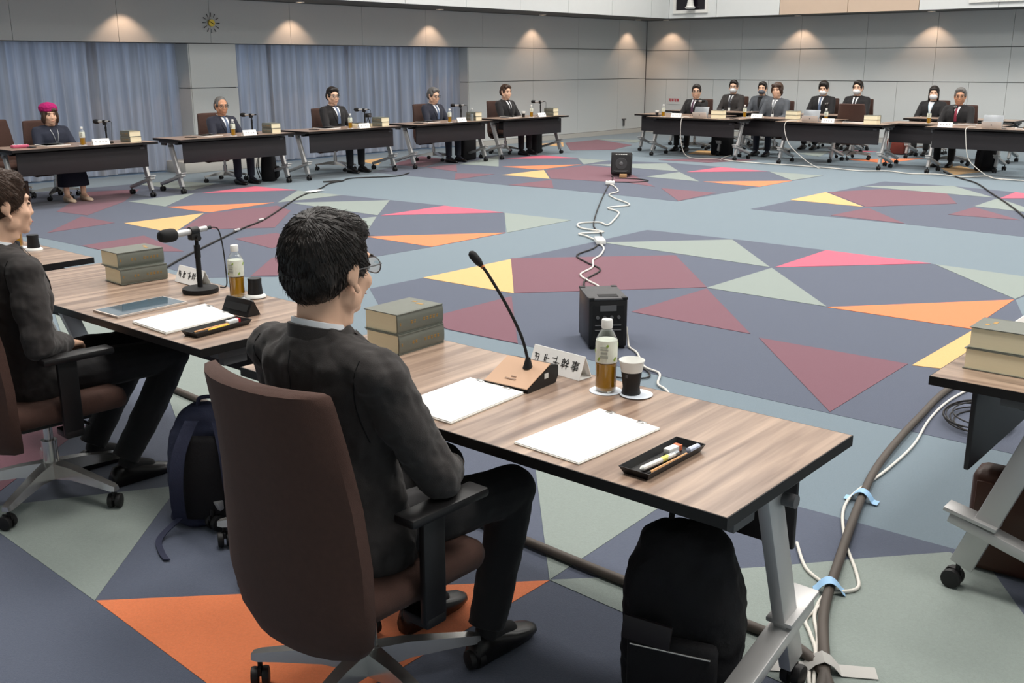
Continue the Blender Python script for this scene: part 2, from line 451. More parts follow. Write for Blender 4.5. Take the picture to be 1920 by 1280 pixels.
# left wall: header band, pier on the right, pillar between the curtained windows
bm = B()
box(bm, (XL - 0.24, (YN + YB) / 2, (ZH + ZC) / 2), (0.44, YB - YN, ZC - ZH))
box(bm, (XL - 0.24, (15.87 + YB) / 2, ZH / 2), (0.44, YB - 15.87 - 0.02, ZH))
box(bm, (XL - 0.24, 9.85, ZH / 2), (0.44, 0.84, ZH))
wl = tag(obj('wall_left', bm, WALLD, smooth=0), 'long grey panelled wall with curtained window recesses', kind='structure')
def wpanel(parent, x0, x1, y0, y1, z0, z1):
    bm = B(); g = 0.003
    box(bm, ((x0 + x1) / 2, (y0 + y1) / 2, (z0 + z1) / 2), (x1 - x0 - (2 * g if x1 - x0 > 0.1 else 0), y1 - y0 - (2 * g if y1 - y0 > 0.1 else 0), z1 - z0 - 0.014))
    obj('wall_panel', bm, WALLM, parent, smooth=0)
hs = [-4.0, -1.1, 0.45, 2.0, 3.57, 5.13, 6.69, 8.26, 9.84, 11.42, 13.04, 14.67, 16.31, 17.95, 19.58, 21.2, 22.39]
for a, b in zip(hs, hs[1:]):
    wpanel(wl, XL - 0.02, XL, a, b, ZH, ZS)
hs2 = [15.87, 17.95, 19.58, 21.2, 22.39]
for a, b in zip(hs2, hs2[1:]):
    wpanel(wl, XL - 0.02, XL, a, b, ZM, ZH)
    wpanel(wl, XL - 0.02, XL, a, b, 0.10, ZM)
for z0, z1 in ((0.0, ZM), (ZM, ZH)):
    wpanel(wl, XL - 0.02, XL, 9.42, 10.28, z0, z1)
    wpanel(wl, XL - 0.46, XL - 0.01, 9.405, 9.43, z0, z1)
    wpanel(wl, XL - 0.46, XL - 0.01, 10.27, 10.295, z0, z1)
    wpanel(wl, XL - 0.46, XL - 0.01, 15.855, 15.88, z0, z1)
bm = B(); box(bm, (XL - 0.16, 9.85, 0.09), (0.6, 1.5, 0.18), bev=0.01)
tag(obj('trim_1', bm, BASEM), 'low pale plinth at the foot of the pillar', kind='structure')
bm = B(); box(bm, (XL + 0.012, (15.9 + YB) / 2, 0.05), (0.024, YB - 15.9, 0.1))
tag(obj('baseboard_left', bm, BASEM, smooth=0), 'pale baseboard along the left wall', kind='structure')

# far wall
bm = B(); box(bm, ((XL + XR) / 2 - 0.4, YB + 0.12, ZC / 2), (XR - XL + 0.9, 0.2, ZC))
wb = tag(obj('wall_back', bm, WALLD, smooth=0), 'far grey panelled wall behind the long row of tables', kind='structure')
xs = [-14.73, -13.51, -12.1, -10.63, -9.12, -7.64, -6.18, -4.71, -3.25, -1.78, -0.32, 1.15, 2.6, 4.99]
for a, b in zip(xs, xs[1:]):
    wpanel(wb, a, b, YB, YB + 0.02, ZH - 0.02, ZS)
    wpanel(wb, a, b, YB, YB + 0.02, ZM - 0.02, ZH - 0.02)
    mid = (a + b) / 2
    wpanel(wb, a, mid, YB, YB + 0.02, 0.10, ZM - 0.02)
    wpanel(wb, mid, b, YB, YB + 0.02, 0.10, ZM - 0.02)
bm = B(); box(bm, ((XL + XR) / 2, YB - 0.012, 0.05), (XR - XL, 0.024, 0.1))
tag(obj('baseboard_back', bm, BASEM, smooth=0), 'pale baseboard along the far wall', kind='structure')

# soffit under the raised ceiling and the white fascia above it
bm = B()
box(bm, ((XL + SX) / 2, (YN + YB) / 2, ZS + 0.04), (SX - XL - 0.06, YB - YN, 0.08))
box(bm, ((SX + XR) / 2 - 0.03, (SY + YB) / 2 + 0.03, ZS + 0.04), (XR - SX, YB - SY - 0.06, 0.08))
sf = tag(obj('trim_2', bm, SOFF, smooth=0), 'dark grey soffit running along the tops of the walls', kind='structure')
FASC = mat('fascia_white', (226, 230, 230), 0.7, var=0.02)
FASB = mat('fascia_beige', (214, 192, 172), 0.7, var=0.02)
fa = empty('trim_3', (0, 0, 0), 0, 'white panelled fascia above the soffit', None, None, 'structure')
fy = [YN] + [-2.5 + 1.55 * k for k in range(16)]
fy = [v for v in fy if v < SY - 0.5] + [SY]
for a, b in zip(fy, fy[1:]):
    bm = B(); box(bm, (SX - 0.03, (a + b) / 2, (ZS + ZC) / 2), (0.06, b - a - 0.012, ZC - ZS)); obj('fascia_panel', bm, FASC, fa, smooth=0)
fx = [SX, -12.3, -10.75, -9.22, -7.75, -6.25, -4.75, -3.25, -1.75, -0.25, 1.25, 2.75, XR]
for a, b in zip(fx, fx[1:]):
    m_ = FASB if a in (-10.75, -9.22) else FASC
    bm = B(); box(bm, ((a + b) / 2, SY + 0.03, (ZS + ZC) / 2), (b - a - 0.012, 0.06, ZC - ZS)); obj('fascia_panel', bm, m_, fa, smooth=0)

# projection windows in the fascia
DARKW = mat('booth_window_dark', (20, 14, 24), 0.2)
for n_, (x0, x1, z0) in enumerate([(-13.35, -12.58, 2.86), (-6.72, -5.86, 2.86)]):
    wn = empty('window_%d' % (n_ + 1), ((x0 + x1) / 2, SY, z0), 0, ['projection booth window with a white device behind the glass', 'dark projection booth window at the right'][n_], None, None, 'structure')
    wd, hh = x1 - x0, 0.62
    bm = B()
    for (cx, cz, sx, sz) in ((0, -0.035, wd + 0.14, 0.07), (0, hh + 0.035, wd + 0.14, 0.07), (-wd / 2 - 0.035, hh / 2, 0.07, hh), (wd / 2 + 0.035, hh / 2, 0.07, hh)):
        box(bm, (cx, -0.012, cz), (sx, 0.05, sz))
    obj('window_frame', bm, WHITEP, wn)
    bm = B(); box(bm, (0, -0.003, hh / 2), (wd, 0.012, hh)); obj('window_pane', bm, DARKW, wn)
    if n_ == 0:
        bm = B(); lathe(bm, [(0.10, 0.0), (0.12, 0.03), (0.085, 0.06), (0.06, 0.2), (0.075, 0.3), (0.05, 0.34)], 20, (0.06, -0.13, 0.02)); obj('booth_device', bm, WHITEP, wn)

# curtains in the window recesses (real folds), daylight comes through the open windows behind
def curtain(y0, y1, x, label, amp=0.055, per=0.17, z0=0.03, z1=ZH + 0.1, gather=1.0):
    n = int((y1 - y0) / per * 8)
    rows = []
    for r_, z in enumerate([z0, z0 + 0.5, 1.1, 1.7, z1]):
        row = []
        for i in range(n + 1):
            y = y0 + (y1 - y0) * i / n
            ph = 2 * PI * y / per
            a = amp * (0.75 + 0.5 * noise.noise(Vector((y * 1.3, 3.1, 0)))) * (1.0 if r_ < 3 else (0.8 if r_ == 3 else 0.45))
            zz = z + (0.03 * noise.noise(Vector((y * 2.3, 9.0, 1))) if r_ == 0 else 0)
            row.append(Vector((x + a * math.sin(ph + 1.6 * noise.noise(Vector((y * 0.9, z * 0.5, 5)))), y + 0.02 * math.cos(ph * 0.5 + z), zz)))
        rows.append(row)
    bm = B(); vs = [[bm.verts.new(p) for p in r_] for r_ in rows]
    for a_, b_ in zip(vs, vs[1:]):
        for i in range(n): bm.faces.new((a_[i], a_[i + 1], b_[i + 1], b_[i]))
    o = obj('curtain', bm, CURT, smooth=180)
    tag(o, label, 'curtain', 'blue grey curtains along the windows')
    return o
CX = XL - 0.40
curtain(2.2, 4.80, CX, 'pleated blue grey curtain at the left edge of the picture')
curtain(4.70, 8.08, CX + 0.0, 'pleated blue grey curtain behind the woman in the pink hat')
curtain(7.95, 9.42, CX, 'short stretch of blue grey curtain left of the wall pillar')
curtain(10.28, 11.32, CX, 'narrow blue grey curtain just right of the wall pillar')
curtain(11.2, 13.06, CX, 'pleated blue grey curtain behind the third table of the left row')
curtain(12.94, 15.1, CX, 'pleated blue grey curtain behind the fourth table of the left row')
curtain(14.98, 15.86, CX + 0.1, 'grey curtain gathered up beside the right pier', amp=0.09, per=0.2)
# window walls behind the curtains: frames with glass panes
for n_, (y0, y1) in enumerate([(2.0, 9.42), (10.28, 15.87)]):
    bm = B()
    k = int((y1 - y0) / 1.2)
    for i in range(k + 1):
        box(bm, (XL - 0.62, y0 + (y1 - y0) * i / k, ZH / 2), (0.05, 0.06, ZH))
    box(bm, (XL - 0.62, (y0 + y1) / 2, 0.04), (0.05, y1 - y0, 0.08)); box(bm, (XL - 0.62, (y0 + y1) / 2, ZH - 0.03), (0.05, y1 - y0, 0.06))
    tag(obj('window_%d' % (n_ + 3), bm, ALU), 'window frames behind the drawn curtains', kind='structure')
bm = B(); box(bm, (XL - 0.5, (YN + 2.0) / 2, ZH / 2), (0.1, 2.0 - YN, ZH))
tag(obj('wall_side', bm, WALLM, smooth=0), 'grey wall left of the curtained windows', kind='structure')

# downlights in the soffit washing the walls
def make_downlight():
    e = empty('downlight')
    bm = B(); lathe(bm, [(0.075, 0.0), (0.075, -0.012), (0.055, -0.012), (0.05, 0.0)], 20); obj('trim_ring', bm, WHITEP, e)
    bm = B(); lathe(bm, [(0.048, -0.002), (0.048, -0.008)], 20); obj('lamp', bm, mat('downlight_glow', (255, 220, 180), 0.5, emit=2.0), e)
    return e
DL = [(XL + 0.30, y, 1, 0) for y in (5.3, 8.32, 11.42, 14.76, 17.9, 21.55)] + [(x, YB - 0.30, 0, 1) for x in (-14.0, -10.6, -7.7, -4.85, -2.0)]
for (x, y, wx, wy) in DL:
    inst('downlight', make_downlight, (x, y, ZS - 0.001), 0, 'small round downlight set in the grey soffit', 'downlight', 'downlights along the soffit')
    sd = bpy.data.lights.new('downlight_spot', 'SPOT')
    sd.energy = 26; sd.color = (1.0, 0.64, 0.42); sd.spot_size = math.radians(98); sd.spot_blend = 0.45; sd.shadow_soft_size = 0.03
    so = bpy.data.objects.new('downlight_spot', sd); COL.objects.link(so)
    so.location = (x, y, ZS - 0.02)
    d = Vector((-0.02 * wx, 0.02 * wy, -1.0))
    so.rotation_euler = d.to_track_quat('-Z', 'Y').to_euler()

# ceiling lamp panels that carry the area lights
def make_clamp():
    e = empty('ceiling_lamp')
    bm = B()
    for (cx, cy, sx, sy) in ((0, 0.78, 1.62, 0.06), (0, -0.78, 1.62, 0.06), (0.78, 0, 0.06, 1.5), (-0.78, 0, 0.06, 1.5)):
        box(bm, (cx, cy, 0.0), (sx, sy, 0.06))
    obj('lamp_frame', bm, WHITEP, e)
    bm = B(); box(bm, (0, 0, 0.02), (1.5, 1.5, 0.02)); obj('diffuser', bm, mat('lamp_diffuser', (255, 250, 240), 0.5, emit=2.0), e)
    return e
for (x, y) in LAMP_XY:
    inst('ceiling_lamp', make_clamp, (x, y, ZC - 0.03), 0, 'square luminous ceiling panel over the hall', 'ceiling lamp', 'ceiling lamps over the hall')

# sunburst clock on the header, wall bracket, red notice
ck = empty('wall_clock', (XL, 9.85, 2.315), 0, 'small round brass clock with black ray markers on the header', 'clock')
bm = B(); cyl(bm, (0.03, 0, 0), 0.055, 0.03, 24, 'X'); obj('clock_face', bm, BRASS, ck)
for k in range(12):
    a = 2 * PI * k / 12
    bm = B(); tube(bm, [(0.02, 0.09 * math.sin(a), 0.09 * math.cos(a)), (0.02, 0.155 * math.sin(a), 0.155 * math.cos(a))], [0.003, 0.007], 6); obj('hour_marker', bm, BLACKP, ck)
for a, l in ((5.25, 0.05), (2.1, 0.035)):
    bm = B(); tube(bm, [(0.05, 0, 0), (0.05, l * math.sin(a), l * math.cos(a))], 0.005, 6); obj('clock_hand', bm, BLACKP, ck)
ob = empty('wall_bracket', (XL, 21.47, 0.2), 0, 'small dark bracket low on the left wall near the corner', 'bracket')
bm = B(); box(bm, (0.02, 0, 0.15), (0.04, 0.14, 0.02)); obj('bracket_bar', bm, GREYP, ob)
bm = B(); box(bm, (0.015, 0.0, 0.06), (0.03, 0.05, 0.15)); obj('bracket_body', bm, GREYP, ob)
rn = empty('red_notice', (-13.88, YB, 0.80), 0, 'red lettering notice on the far wall beside the corner', 'notice')
bm = B(); box(bm, (0, -0.004, 0.03), (0.27, 0.006, 0.22)); obj('notice_plate', bm, WALLM, rn)
bm = B()
for k in range(4):
    cx = -0.09 + 0.06 * k
    for (dx, dz, sx, sz) in ((0, 0.022, 0.05, 0.012), (-0.014 + 0.004 * k, -0.004, 0.012, 0.05), (0.016, -0.008 + 0.006 * (k % 2), 0.012, 0.05), (0, -0.002, 0.04, 0.009)):
        box(bm, (cx + dx, -0.009, 0.0 + dz), (sx, 0.004, sz))
obj('lettering', bm, REDM, rn)['kind'] = 'stuff'
rn.scale = (1.25, 1, 1.25)

# ------------------------------------------------------------------ furniture
def caster_bm():
    bm = B()
    for s in (-1, 1):
        lathe_pts = [(0.020, -0.011), (0.027, -0.009), (0.029, 0), (0.027, 0.009), (0.020, 0.011)]
        rings = []
        for r_, x in lathe_pts:
            rings.append([Vector((s * 0.015 + x, 0.012 + r_ * math.cos(2 * PI * k / 16), 0.029 + r_ * math.sin(2 * PI * k / 16))) for k in range(16)])
        loft(bm, rings)
    box(bm, (0, 0.008, 0.047), (0.008, 0.04, 0.02)); tube(bm, [(0, 0, 0.04), (0, 0, 0.075)], 0.007, 8)
    return bm
CASTER = finish(caster_bm(), 'caster'); CASTER.materials.append(RUBBER)

def make_table():
    e = empty('folding_table')
    L, D = 0.90, 0.34
    bm = B(); box(bm, (0, 0, 0.7085), (2 * L - 0.006, 2 * D - 0.006, 0.023)); obj('tabletop', bm, WOOD, e)
    bm = B()
    for (cx, cy, sx, sy) in ((0, D - 0.0015, 2 * L, 0.003), (0, -D + 0.0015, 2 * L, 0.003), (L - 0.0015, 0, 0.003, 2 * D - 0.006), (-L + 0.0015, 0, 0.003, 2 * D - 0.006)):
        box(bm, (cx, cy, 0.705), (sx, sy, 0.029))
    box(bm, (0, 0, 0.694), (2 * L - 0.006, 2 * D - 0.006, 0.006))
    obj('edge_band', bm, EDGE, e)
    bm = B(); box(bm, (0, 0.222, 0.535), (1.62, 0.018, 0.27), bev=0.006)
    mp = obj('modesty_panel', bm, PANEL, e)
    bm = B(); box(bm, (-0.74, 0.2325, 0.64), (0.055, 0.003, 0.022)); obj('panel_label', bm, GREYP, mp)
    bm = B(); box(bm, (0, 0.06, 0.655), (1.62, 0.05, 0.035)); obj('cross_beam', bm, BLACKP, e)
    for s in (-1, 1):
        bm = B(); x = s * 0.84
        def bar(p, q, wy, wx, bev=0.004):
            p, q = Vector(p), Vector(q); d = q - p
            a = math.atan2(d.y, d.z)
            box(bm, (p + q) / 2, (wx, wy, d.length), Matrix.Rotation(-a, 3, 'X'), bev)
        bar((x, 0.19, 0.085), (x, -0.02, 0.665), 0.075, 0.036)
        bar((x, 0.24, 0.252), (x, -0.30, 0.10), 0.036, 0.066)
        lg = obj('leg', bm, ALU, e)
        bm = B(); box(bm, (x, 0.175, 0.262), (0.075, 0.17, 0.014), Matrix.Rotation(0.20, 3, 'X'), 0.003); obj('foot_plate', bm, ALU, lg)
        bm = B(); box(bm, (x - s * 0.0, -0.06, 0.672), (0.06, 0.38, 0.03), bev=0.004); box(bm, (x, -0.17, 0.65), (0.03, 0.1, 0.05)); obj('hinge_bracket', bm, GREYP, lg)
        bm = B(); cyl(bm, (x + s * 0.035, 0.03, 0.63), 0.018, 0.035, 14, 'X'); obj('lock_knob', bm, GREYP, lg)
        for (cy, cz) in ((0.2, 0.0), (-0.31, 0.0)):
            c = obj('caster', CASTER, None, lg, (x, cy, cz))
            c.scale = (1.15, 1.15, 1.15)
    return e
def table(x, y, rz, label, group='folding tables set in a rectangle', sx=1.0):
    o = inst('table', make_table, (x, y, 0.0022), rz, label, 'table', group)
    o.scale = (sx, 1, 1)
    return o

def make_chair():
    e = empty('office_chair')
    # back shell: rings bottom to top, each an arc curved in plan
    def shell(th, grow=0.0):
        bm = B(); rings = []
        prof = [(0.27, 0.165, -0.235), (0.285, 0.205, -0.245), (0.33, 0.246, -0.258), (0.42, 0.268, -0.268), (0.55, 0.268, -0.270), (0.70, 0.254, -0.280), (0.84, 0.236, -0.300), (0.95, 0.224, -0.322), (0.975, 0.218, -0.328), (0.982, 0.205, -0.33)]
        n = 9
        for z, hw, y in prof:
            fr, bk = [], []
            t_ = th * (0.6 if z in (0.27, 0.982) else 1.0)
            for i in range(n):
                u = -1 + 2 * i / (n - 1)
                c = 0.055 * abs(u) ** 2.4
                et = t_ * (0.55 + 0.45 * (1 - abs(u) ** 4))
                fr.append(Vector((u * (hw + grow), y + c + et / 2, z))); bk.append(Vector((u * (hw + grow), y + c - et / 2, z)))
            rings.append(fr + bk[::-1])
        loft(bm, rings)
        return bm
    bk = obj('backrest', shell(0.06), BROWN, e, smooth=60)
    bm = B(); box(bm, (0, 0.005, 0.412), (0.48, 0.47, 0.085), bev=0.035); obj('seat', bm, BROWN, e, smooth=60)
    bm = B(); box(bm, (0, 0.0, 0.345), (0.22, 0.28, 0.05), bev=0.012); box(bm, (0, -0.16, 0.335), (0.09, 0.16, 0.035)); tube(bm, [(0.11, 0.06, 0.345), (0.22, 0.08, 0.335)], 0.007, 8); obj('mechanism', bm, BLACKP, e)
    bm = B(); tube(bm, [(0, 0, 0.10), (0, 0, 0.24)], 0.03, 18); tube(bm, [(0, 0, 0.24), (0, 0, 0.335)], 0.018, 18); obj('gas_column', bm, CHROME, e)
    for s in (-1, 1):
        bm = B(); box(bm, (s * 0.268, -0.005, 0.475), (0.022, 0.075, 0.29), bev=0.006); box(bm, (s * 0.235, -0.005, 0.335), (0.09, 0.07, 0.03), bev=0.006); ar = obj('armrest', bm, BLACKP, e)
        bm = B(); box(bm, (s * 0.268, 0.035, 0.632), (0.072, 0.27, 0.026), bev=0.009); obj('arm_pad', bm, BLACKP, ar)
    for k in range(5):
        a = 2 * PI * k / 5 - 0.094
        bm = B(); rings = []
        for (r_, hw, z0, z1) in ((0.02, 0.032, 0.085, 0.15), (0.12, 0.026, 0.095, 0.14), (0.25, 0.022, 0.085, 0.115), (0.315, 0.02, 0.078, 0.102), (0.335, 0.014, 0.078, 0.096)):
            rings.append([Vector((r_, -hw, z0)), Vector((r_, hw, z0)), Vector((r_, hw * 0.75, z1)), Vector((r_, -hw * 0.75, z1))])
        loft(bm, rings)
        lg = obj('base_leg', bm, CHROME, e, (0, 0, 0), (0, 0, a))
        c = obj('caster', CASTER, None, lg, (0.315, 0, 0), (0, 0, random.uniform(0, 6)))
    return e
def chair(x, y, rz, label, group='brown office chairs around the tables', spin=None):
    o = inst('chair', make_chair, (x, y, 0.004), rz, label, 'chair', group)
    for i, ch in enumerate([c for c in o.children if c.name.split('.')[0] == 'base_leg']):   # every base swivels its own way
        ch.rotation_euler.z = 2 * PI * i / 5 + (spin if spin is not None else random.uniform(0, 1.25)) - rz
    return o

R90 = PI / 2
# near side (sitters face +Y)
table(-1.885, 2.215, 0, 'walnut top folding table in the foreground with gooseneck microphone on it', 'tables on the near side')
table(-3.97, 2.25, 0, 'walnut top folding table at the left with the tablet and desk microphone', 'tables on the near side')
table(-5.94, 2.225, 0, 'walnut top folding table at the far left edge holding only a black cup', 'tables on the near side')
table(-0.68, 4.135, R90, 'walnut top folding table at the right edge with two thick books', 'tables on the right side')
# left row (sitters face +X)
LY = [6.3, 8.5, 10.62, 12.82, 15.0]
for y, who in zip(LY, ['woman in the pink hat', 'bald grey man with glasses', 'tall man before the drawn curtain', 'grey haired man in a navy suit', 'man seated before the plain wall panels']):
    table(-12.54, y, -R90, 'dark fronted folding table of the ' + who, 'tables along the curtain wall', 1.04)
table(-13.95, 4.45, -R90, 'dark table in the second row behind the pink hat, at left picture edge', 'tables along the curtain wall', 1.04)
# far row (sitters face -Y): front tables and the ones staggered behind them
for x, lb in ((-9.85, 'front folding table nearest the room corner, far row'), (-7.25, 'front folding table before the empty brown chair, far row'), (-4.73, 'front folding table at the right end of the far row')):
    table(x, 16.79, PI, lb, 'tables of the far row', 1.04)
for x, lb in ((-10.6, 'staggered table of the man facing the silver tablet near the corner'), (-8.4, 'staggered table of the wavy haired man with a lanyard'), (-5.68, 'staggered table of the grey haired man with a red tie')):
    table(x, 17.52, PI, lb, 'tables of the far row', 1.04)
for x, lb in ((-10.95, 'rear table of the two masked aides beside the corner'), (-8.75, 'rear table of the two masked young men in black suits'), (-5.95, 'rear table of the masked woman with long black hair'), (-3.65, 'rear table cut off by the right picture edge')):
    table(x, 19.2, PI, lb, 'tables of the rear row', 1.04)

# ------------------------------------------------------------------ table items
def make_bottle():
    e = empty('tea_bottle')
    H = 0.222
    bm = B(); lathe(bm, [(0.026, 0.0), (0.031, 0.004), (0.0325, 0.02), (0.031, 0.05), (0.0325, 0.085), (0.0330, 0.09), (0.0330, 0.15), (0.031, 0.163), (0.022, 0.182), (0.0145, 0.194), (0.0135, 0.205)], 24); obj('bottle_body', bm, PET, e, smooth=60)
    bm = B(); lathe(bm, [(0.025, 0.002), (0.0300, 0.006), (0.0313, 0.02), (0.0300, 0.05), (0.0313, 0.084), (0.031, 0.088)], 24); obj('tea', bm, TEA, e, smooth=60)
    bm = B(); lathe(bm, [(0.0334, 0.092), (0.0336, 0.148), (0.0322, 0.160)], 24); lb = obj('bottle_label', bm, LABELM, e, smooth=60)
    bm = B()
    for k, (a, z, w_, h_) in enumerate([(-1.57, 0.142, 0.022, 0.004), (-1.57, 0.134, 0.026, 0.003), (-1.57, 0.124, 0.02, 0.006), (-1.57, 0.112, 0.024, 0.008)]):
        box(bm, (0.0334 * math.cos(a + 0.5), 0.0334 * math.sin(a + 0.5), z), (w_, 0.003, h_), Matrix.Rotation(a + 0.5 + PI / 2, 3, 'Z'))
    obj('label_print', bm, mat('label_grey_print', (168, 170, 160), 0.6), lb)
    bm = B()
    for k in range(8):
        a = k * 0.785; box(bm, (0.0335 * math.cos(a), 0.0335 * math.sin(a), 0.105 + 0.04 * ((k * 5) % 3) / 2), (0.006, 0.002, 0.012), Matrix.Rotation(a + PI / 2, 3, 'Z') @ Matrix.Rotation(0.6, 3, 'Y'))
    obj('label_leaves', bm, GREENP, lb)
    bm = B(); lathe(bm, [(0.0165, 0.196), (0.0170, 0.200), (0.0168, 0.219), (0.0155, H)], 20); obj('bottle_cap', bm, WHITEP, e)
    return e
def bottle(x, y, z, label, group='green tea bottles'): return inst('bottle', make_bottle, (x, y, z), random.uniform(-0.3, 0.3), label, 'bottle', group)

def make_book():
    e = empty('thick_book')                  # spine on +x, pages towards -y, lies flat
    W, D, T = 0.165, 0.225, 0.070
    bm = B(); box(bm, (-0.003, 0, T / 2), (W - 0.014, D - 0.010, T - 0.006)); obj('page_block', bm, BOOKP, e)
    bm = B()
    box(bm, (0, 0, 0.0015), (W, D, 0.003)); box(bm, (0, 0, T - 0.0015), (W, D, 0.003))
    rings = []
    for i in range(7):
        u = -1 + 2 * i / 6
        z = T / 2 + u * T / 2; xx = W / 2 - 0.004 + 0.006 * math.sqrt(max(0, 1 - u * u))
        rings.append([Vector((xx, -D / 2, z)), Vector((xx, D / 2, z)), Vector((xx - 0.004, D / 2, z)), Vector((xx - 0.004, -D / 2, z))])
    loft(bm, rings)
    cv = obj('book_cover', bm, BOOKC, e)
    bm = B()
    for (y0, n_, s_) in ((0.015, 5, 0.013), (-0.045, 2, 0.012), (-0.1, 1, 0.008)):
        for k in range(n_):
            y = y0 + k * s_ * 1.25
            for (dy, dz, sy, sz) in ((0, 0.004, s_ * 0.8, 0.0018), (0, -0.004, s_ * 0.7, 0.0018), (0.001, 0, 0.002, s_ * 0.9), (-0.003, -0.001, s_ * 0.3, 0.0018)):
                box(bm, (W / 2 + 0.0022, y + dy, T / 2 + dz), (0.0008, sy, sz))
    obj('gold_lettering', bm, GOLD, cv)['kind'] = 'stuff'
    bm = B(); box(bm, (0.02, 0.06, T + 0.0003), (0.03, 0.012, 0.0006)); box(bm, (-0.02, 0.075, T + 0.0003), (0.02, 0.012, 0.0006)); obj('cover_print', bm, GOLD, cv)['kind'] = 'stuff'
    return e
def book(x, y, z, rz, label, group='thick grey green law books'): return inst('book', make_book, (x, y, z), rz, label, 'book', group)

def make_mic():
    e = empty('desk_microphone')           # mouthpiece towards -y
    bm = B(); lathe(bm, [(0.076, 0.0), (0.078, 0.006), (0.076, 0.018), (0.02, 0.022)], 32); obj('stand_base', bm, BLACKM, e)
    bm = B(); tube(bm, [(0, 0, 0.02), (0, 0, 0.15)], 0.0115, 12); tube(bm, [(0, 0, 0.15), (0, 0, 0.205)], 0.0135, 12); tube(bm, [(0, 0, 0.205), (0, 0, 0.235)], 0.008, 12); obj('stand_pole', bm, BLACKM, e)
    bm = B(); box(bm, (0, -0.01, 0.245), (0.032, 0.05, 0.03), bev=0.006); cyl(bm, (0.02, -0.005, 0.238), 0.012, 0.012, 12, 'X'); cyl(bm, (0, -0.012, 0.268), 0.019, 0.04, 14, 'Y'); obj('microphone_clip', bm, BLACKP, e)
    bm = B(); tube(bm, [(0, -0.105, 0.2655), (0, -0.04, 0.267), (0, 0.03, 0.27), (0, 0.055, 0.271)], [0.0155, 0.0135, 0.012, 0.012], 14); obj('microphone_body', bm, ALU, e)
    bm = B(); rings = []
    for (y, r_) in ((-0.185, 0.012), (-0.182, 0.022), (-0.16, 0.0285), (-0.13, 0.029), (-0.112, 0.026), (-0.105, 0.02)):
        rings.append([Vector((r_ * math.cos(2 * PI * k / 16), y, 0.265 + r_ * math.sin(2 * PI * k / 16))) for k in range(16)])
    loft(bm, rings); obj('foam_windscreen', bm, BLACKM, e, smooth=70)
    bm = B(); tube(bm, [(0, 0.055, 0.271), (0, 0.08, 0.272)], 0.008, 10); tube(bm, spline([(0, 0.08, 0.272), (0.01, 0.11, 0.262), (0.02, 0.12, 0.2), (0.03, 0.12, 0.1), (0.035, 0.115, 0.012), (0.02, 0.09, 0.006)]), 0.003, 6); obj('microphone_cable', bm, CABB, e)
    return e
def mic(x, y, z, rz, label): return inst('mic', make_mic, (x, y, z), rz, label, 'microphone', 'desk microphones')

def make_plate():
    e = empty('name_plate')                 # tent card, text faces -y and +y
    W, H, D = 0.22, 0.072, 0.03
    t = math.atan2(D, H)
    for s in (-1, 1):
        bm = B(); box(bm, (0, s * D / 2, H / 2), (W, 0.0022, math.hypot(H, D)), Matrix.Rotation(s * t, 3, 'X')); obj('card_face', bm, WHITE, e)
    bm = B(); box(bm, (0, 0, 0.0012), (W, 2 * D, 0.0018)); obj('card_base', bm, WHITE, e)
    return e
def strokes(parent, n, sy, size=0.028, seed=1, W=0.2):
    """worn, unreadable brush strokes of a printed name on the card face"""
    rnd = random.Random(seed); bm = B(); t = math.atan2(0.03, 0.072)
    rot = Matrix.Rotation(sy * t, 3, 'X')
    for k in range(n):
        cx = -W / 2 + W * (k + 0.5) / n
        for j in range(5):
            dx, dz = rnd.uniform(-0.3, 0.3) * size, rnd.uniform(-0.4, 0.4) * size
            s_ = (rnd.uniform(0.4, 0.9) * size, 0.0008, 0.0022) if j % 2 else (0.0022, 0.0008, rnd.uniform(0.4, 0.9) * size)
            box(bm, Vector((cx + dx, sy * 0.015, 0.036)) + rot @ Vector((0, sy * 0.0016, dz)), s_, rot)
    o = obj('lettering', bm, INK, parent); o['kind'] = 'stuff'
    return o
def plate(x, y, z, rz, label, seed=0):
    o = inst('plate', make_plate, (x, y, z), rz, label, 'name plate', 'white tent name plates')
    return o

def make_coaster():
    bm = B(); lathe(bm, [(0.049, 0.0), (0.05, 0.001), (0.0495, 0.002)], 28); return obj('paper_coaster', bm, mat('coaster', (226, 234, 244), 0.7, var=0.02))
def coaster(x, y, z, label): return inst('coaster', make_coaster, (x, y, z), 0, label, 'coaster', 'white paper coasters')

def folder(name, pts, label, cat='papers', z=0.72, th=0.008, clips=None):
    """a stack of white sheets with slightly curled front corner, clipped at the far edge"""
    e = empty(name, (sum(p[0] for p in pts) / 4, sum(p[1] for p in pts) / 4, z + 0.0005), 0, label, cat, 'white paper stacks on the tables')
    cx, cy = e.location.x, e.location.y
    q = [(p[0] - cx, p[1] - cy) for p in pts]
    bm = B(); prism(bm, [(x * 1.0 + 0.002, y * 1.0 - 0.002) for x, y in q], 0.0, th * 0.5); obj('lower_sheets', bm, mat('paper_off_white', (236, 234, 226), 0.8, var=0.02), e, smooth=0)  # lower sheets are a slightly darker off-white than the top ones
    bm = B(); prism(bm, [(x * 0.995, y * 0.995) for x, y in q], th * 0.5, th); obj('top_sheets', bm, WHITE, e, smooth=0)
    if clips:
        (i, j) = clips
        for t in (0.2, 0.72):
            px_, py_ = q[i][0] * (1 - t) + q[j][0] * t, q[i][1] * (1 - t) + q[j][1] * t
            bm = B(); box(bm, (px_, py_ - 0.004, th / 2), (0.028, 0.018, th + 0.004), bev=0.002); obj('paper_clip', bm, CHROME, e)
    return e
ZT = 0.7225
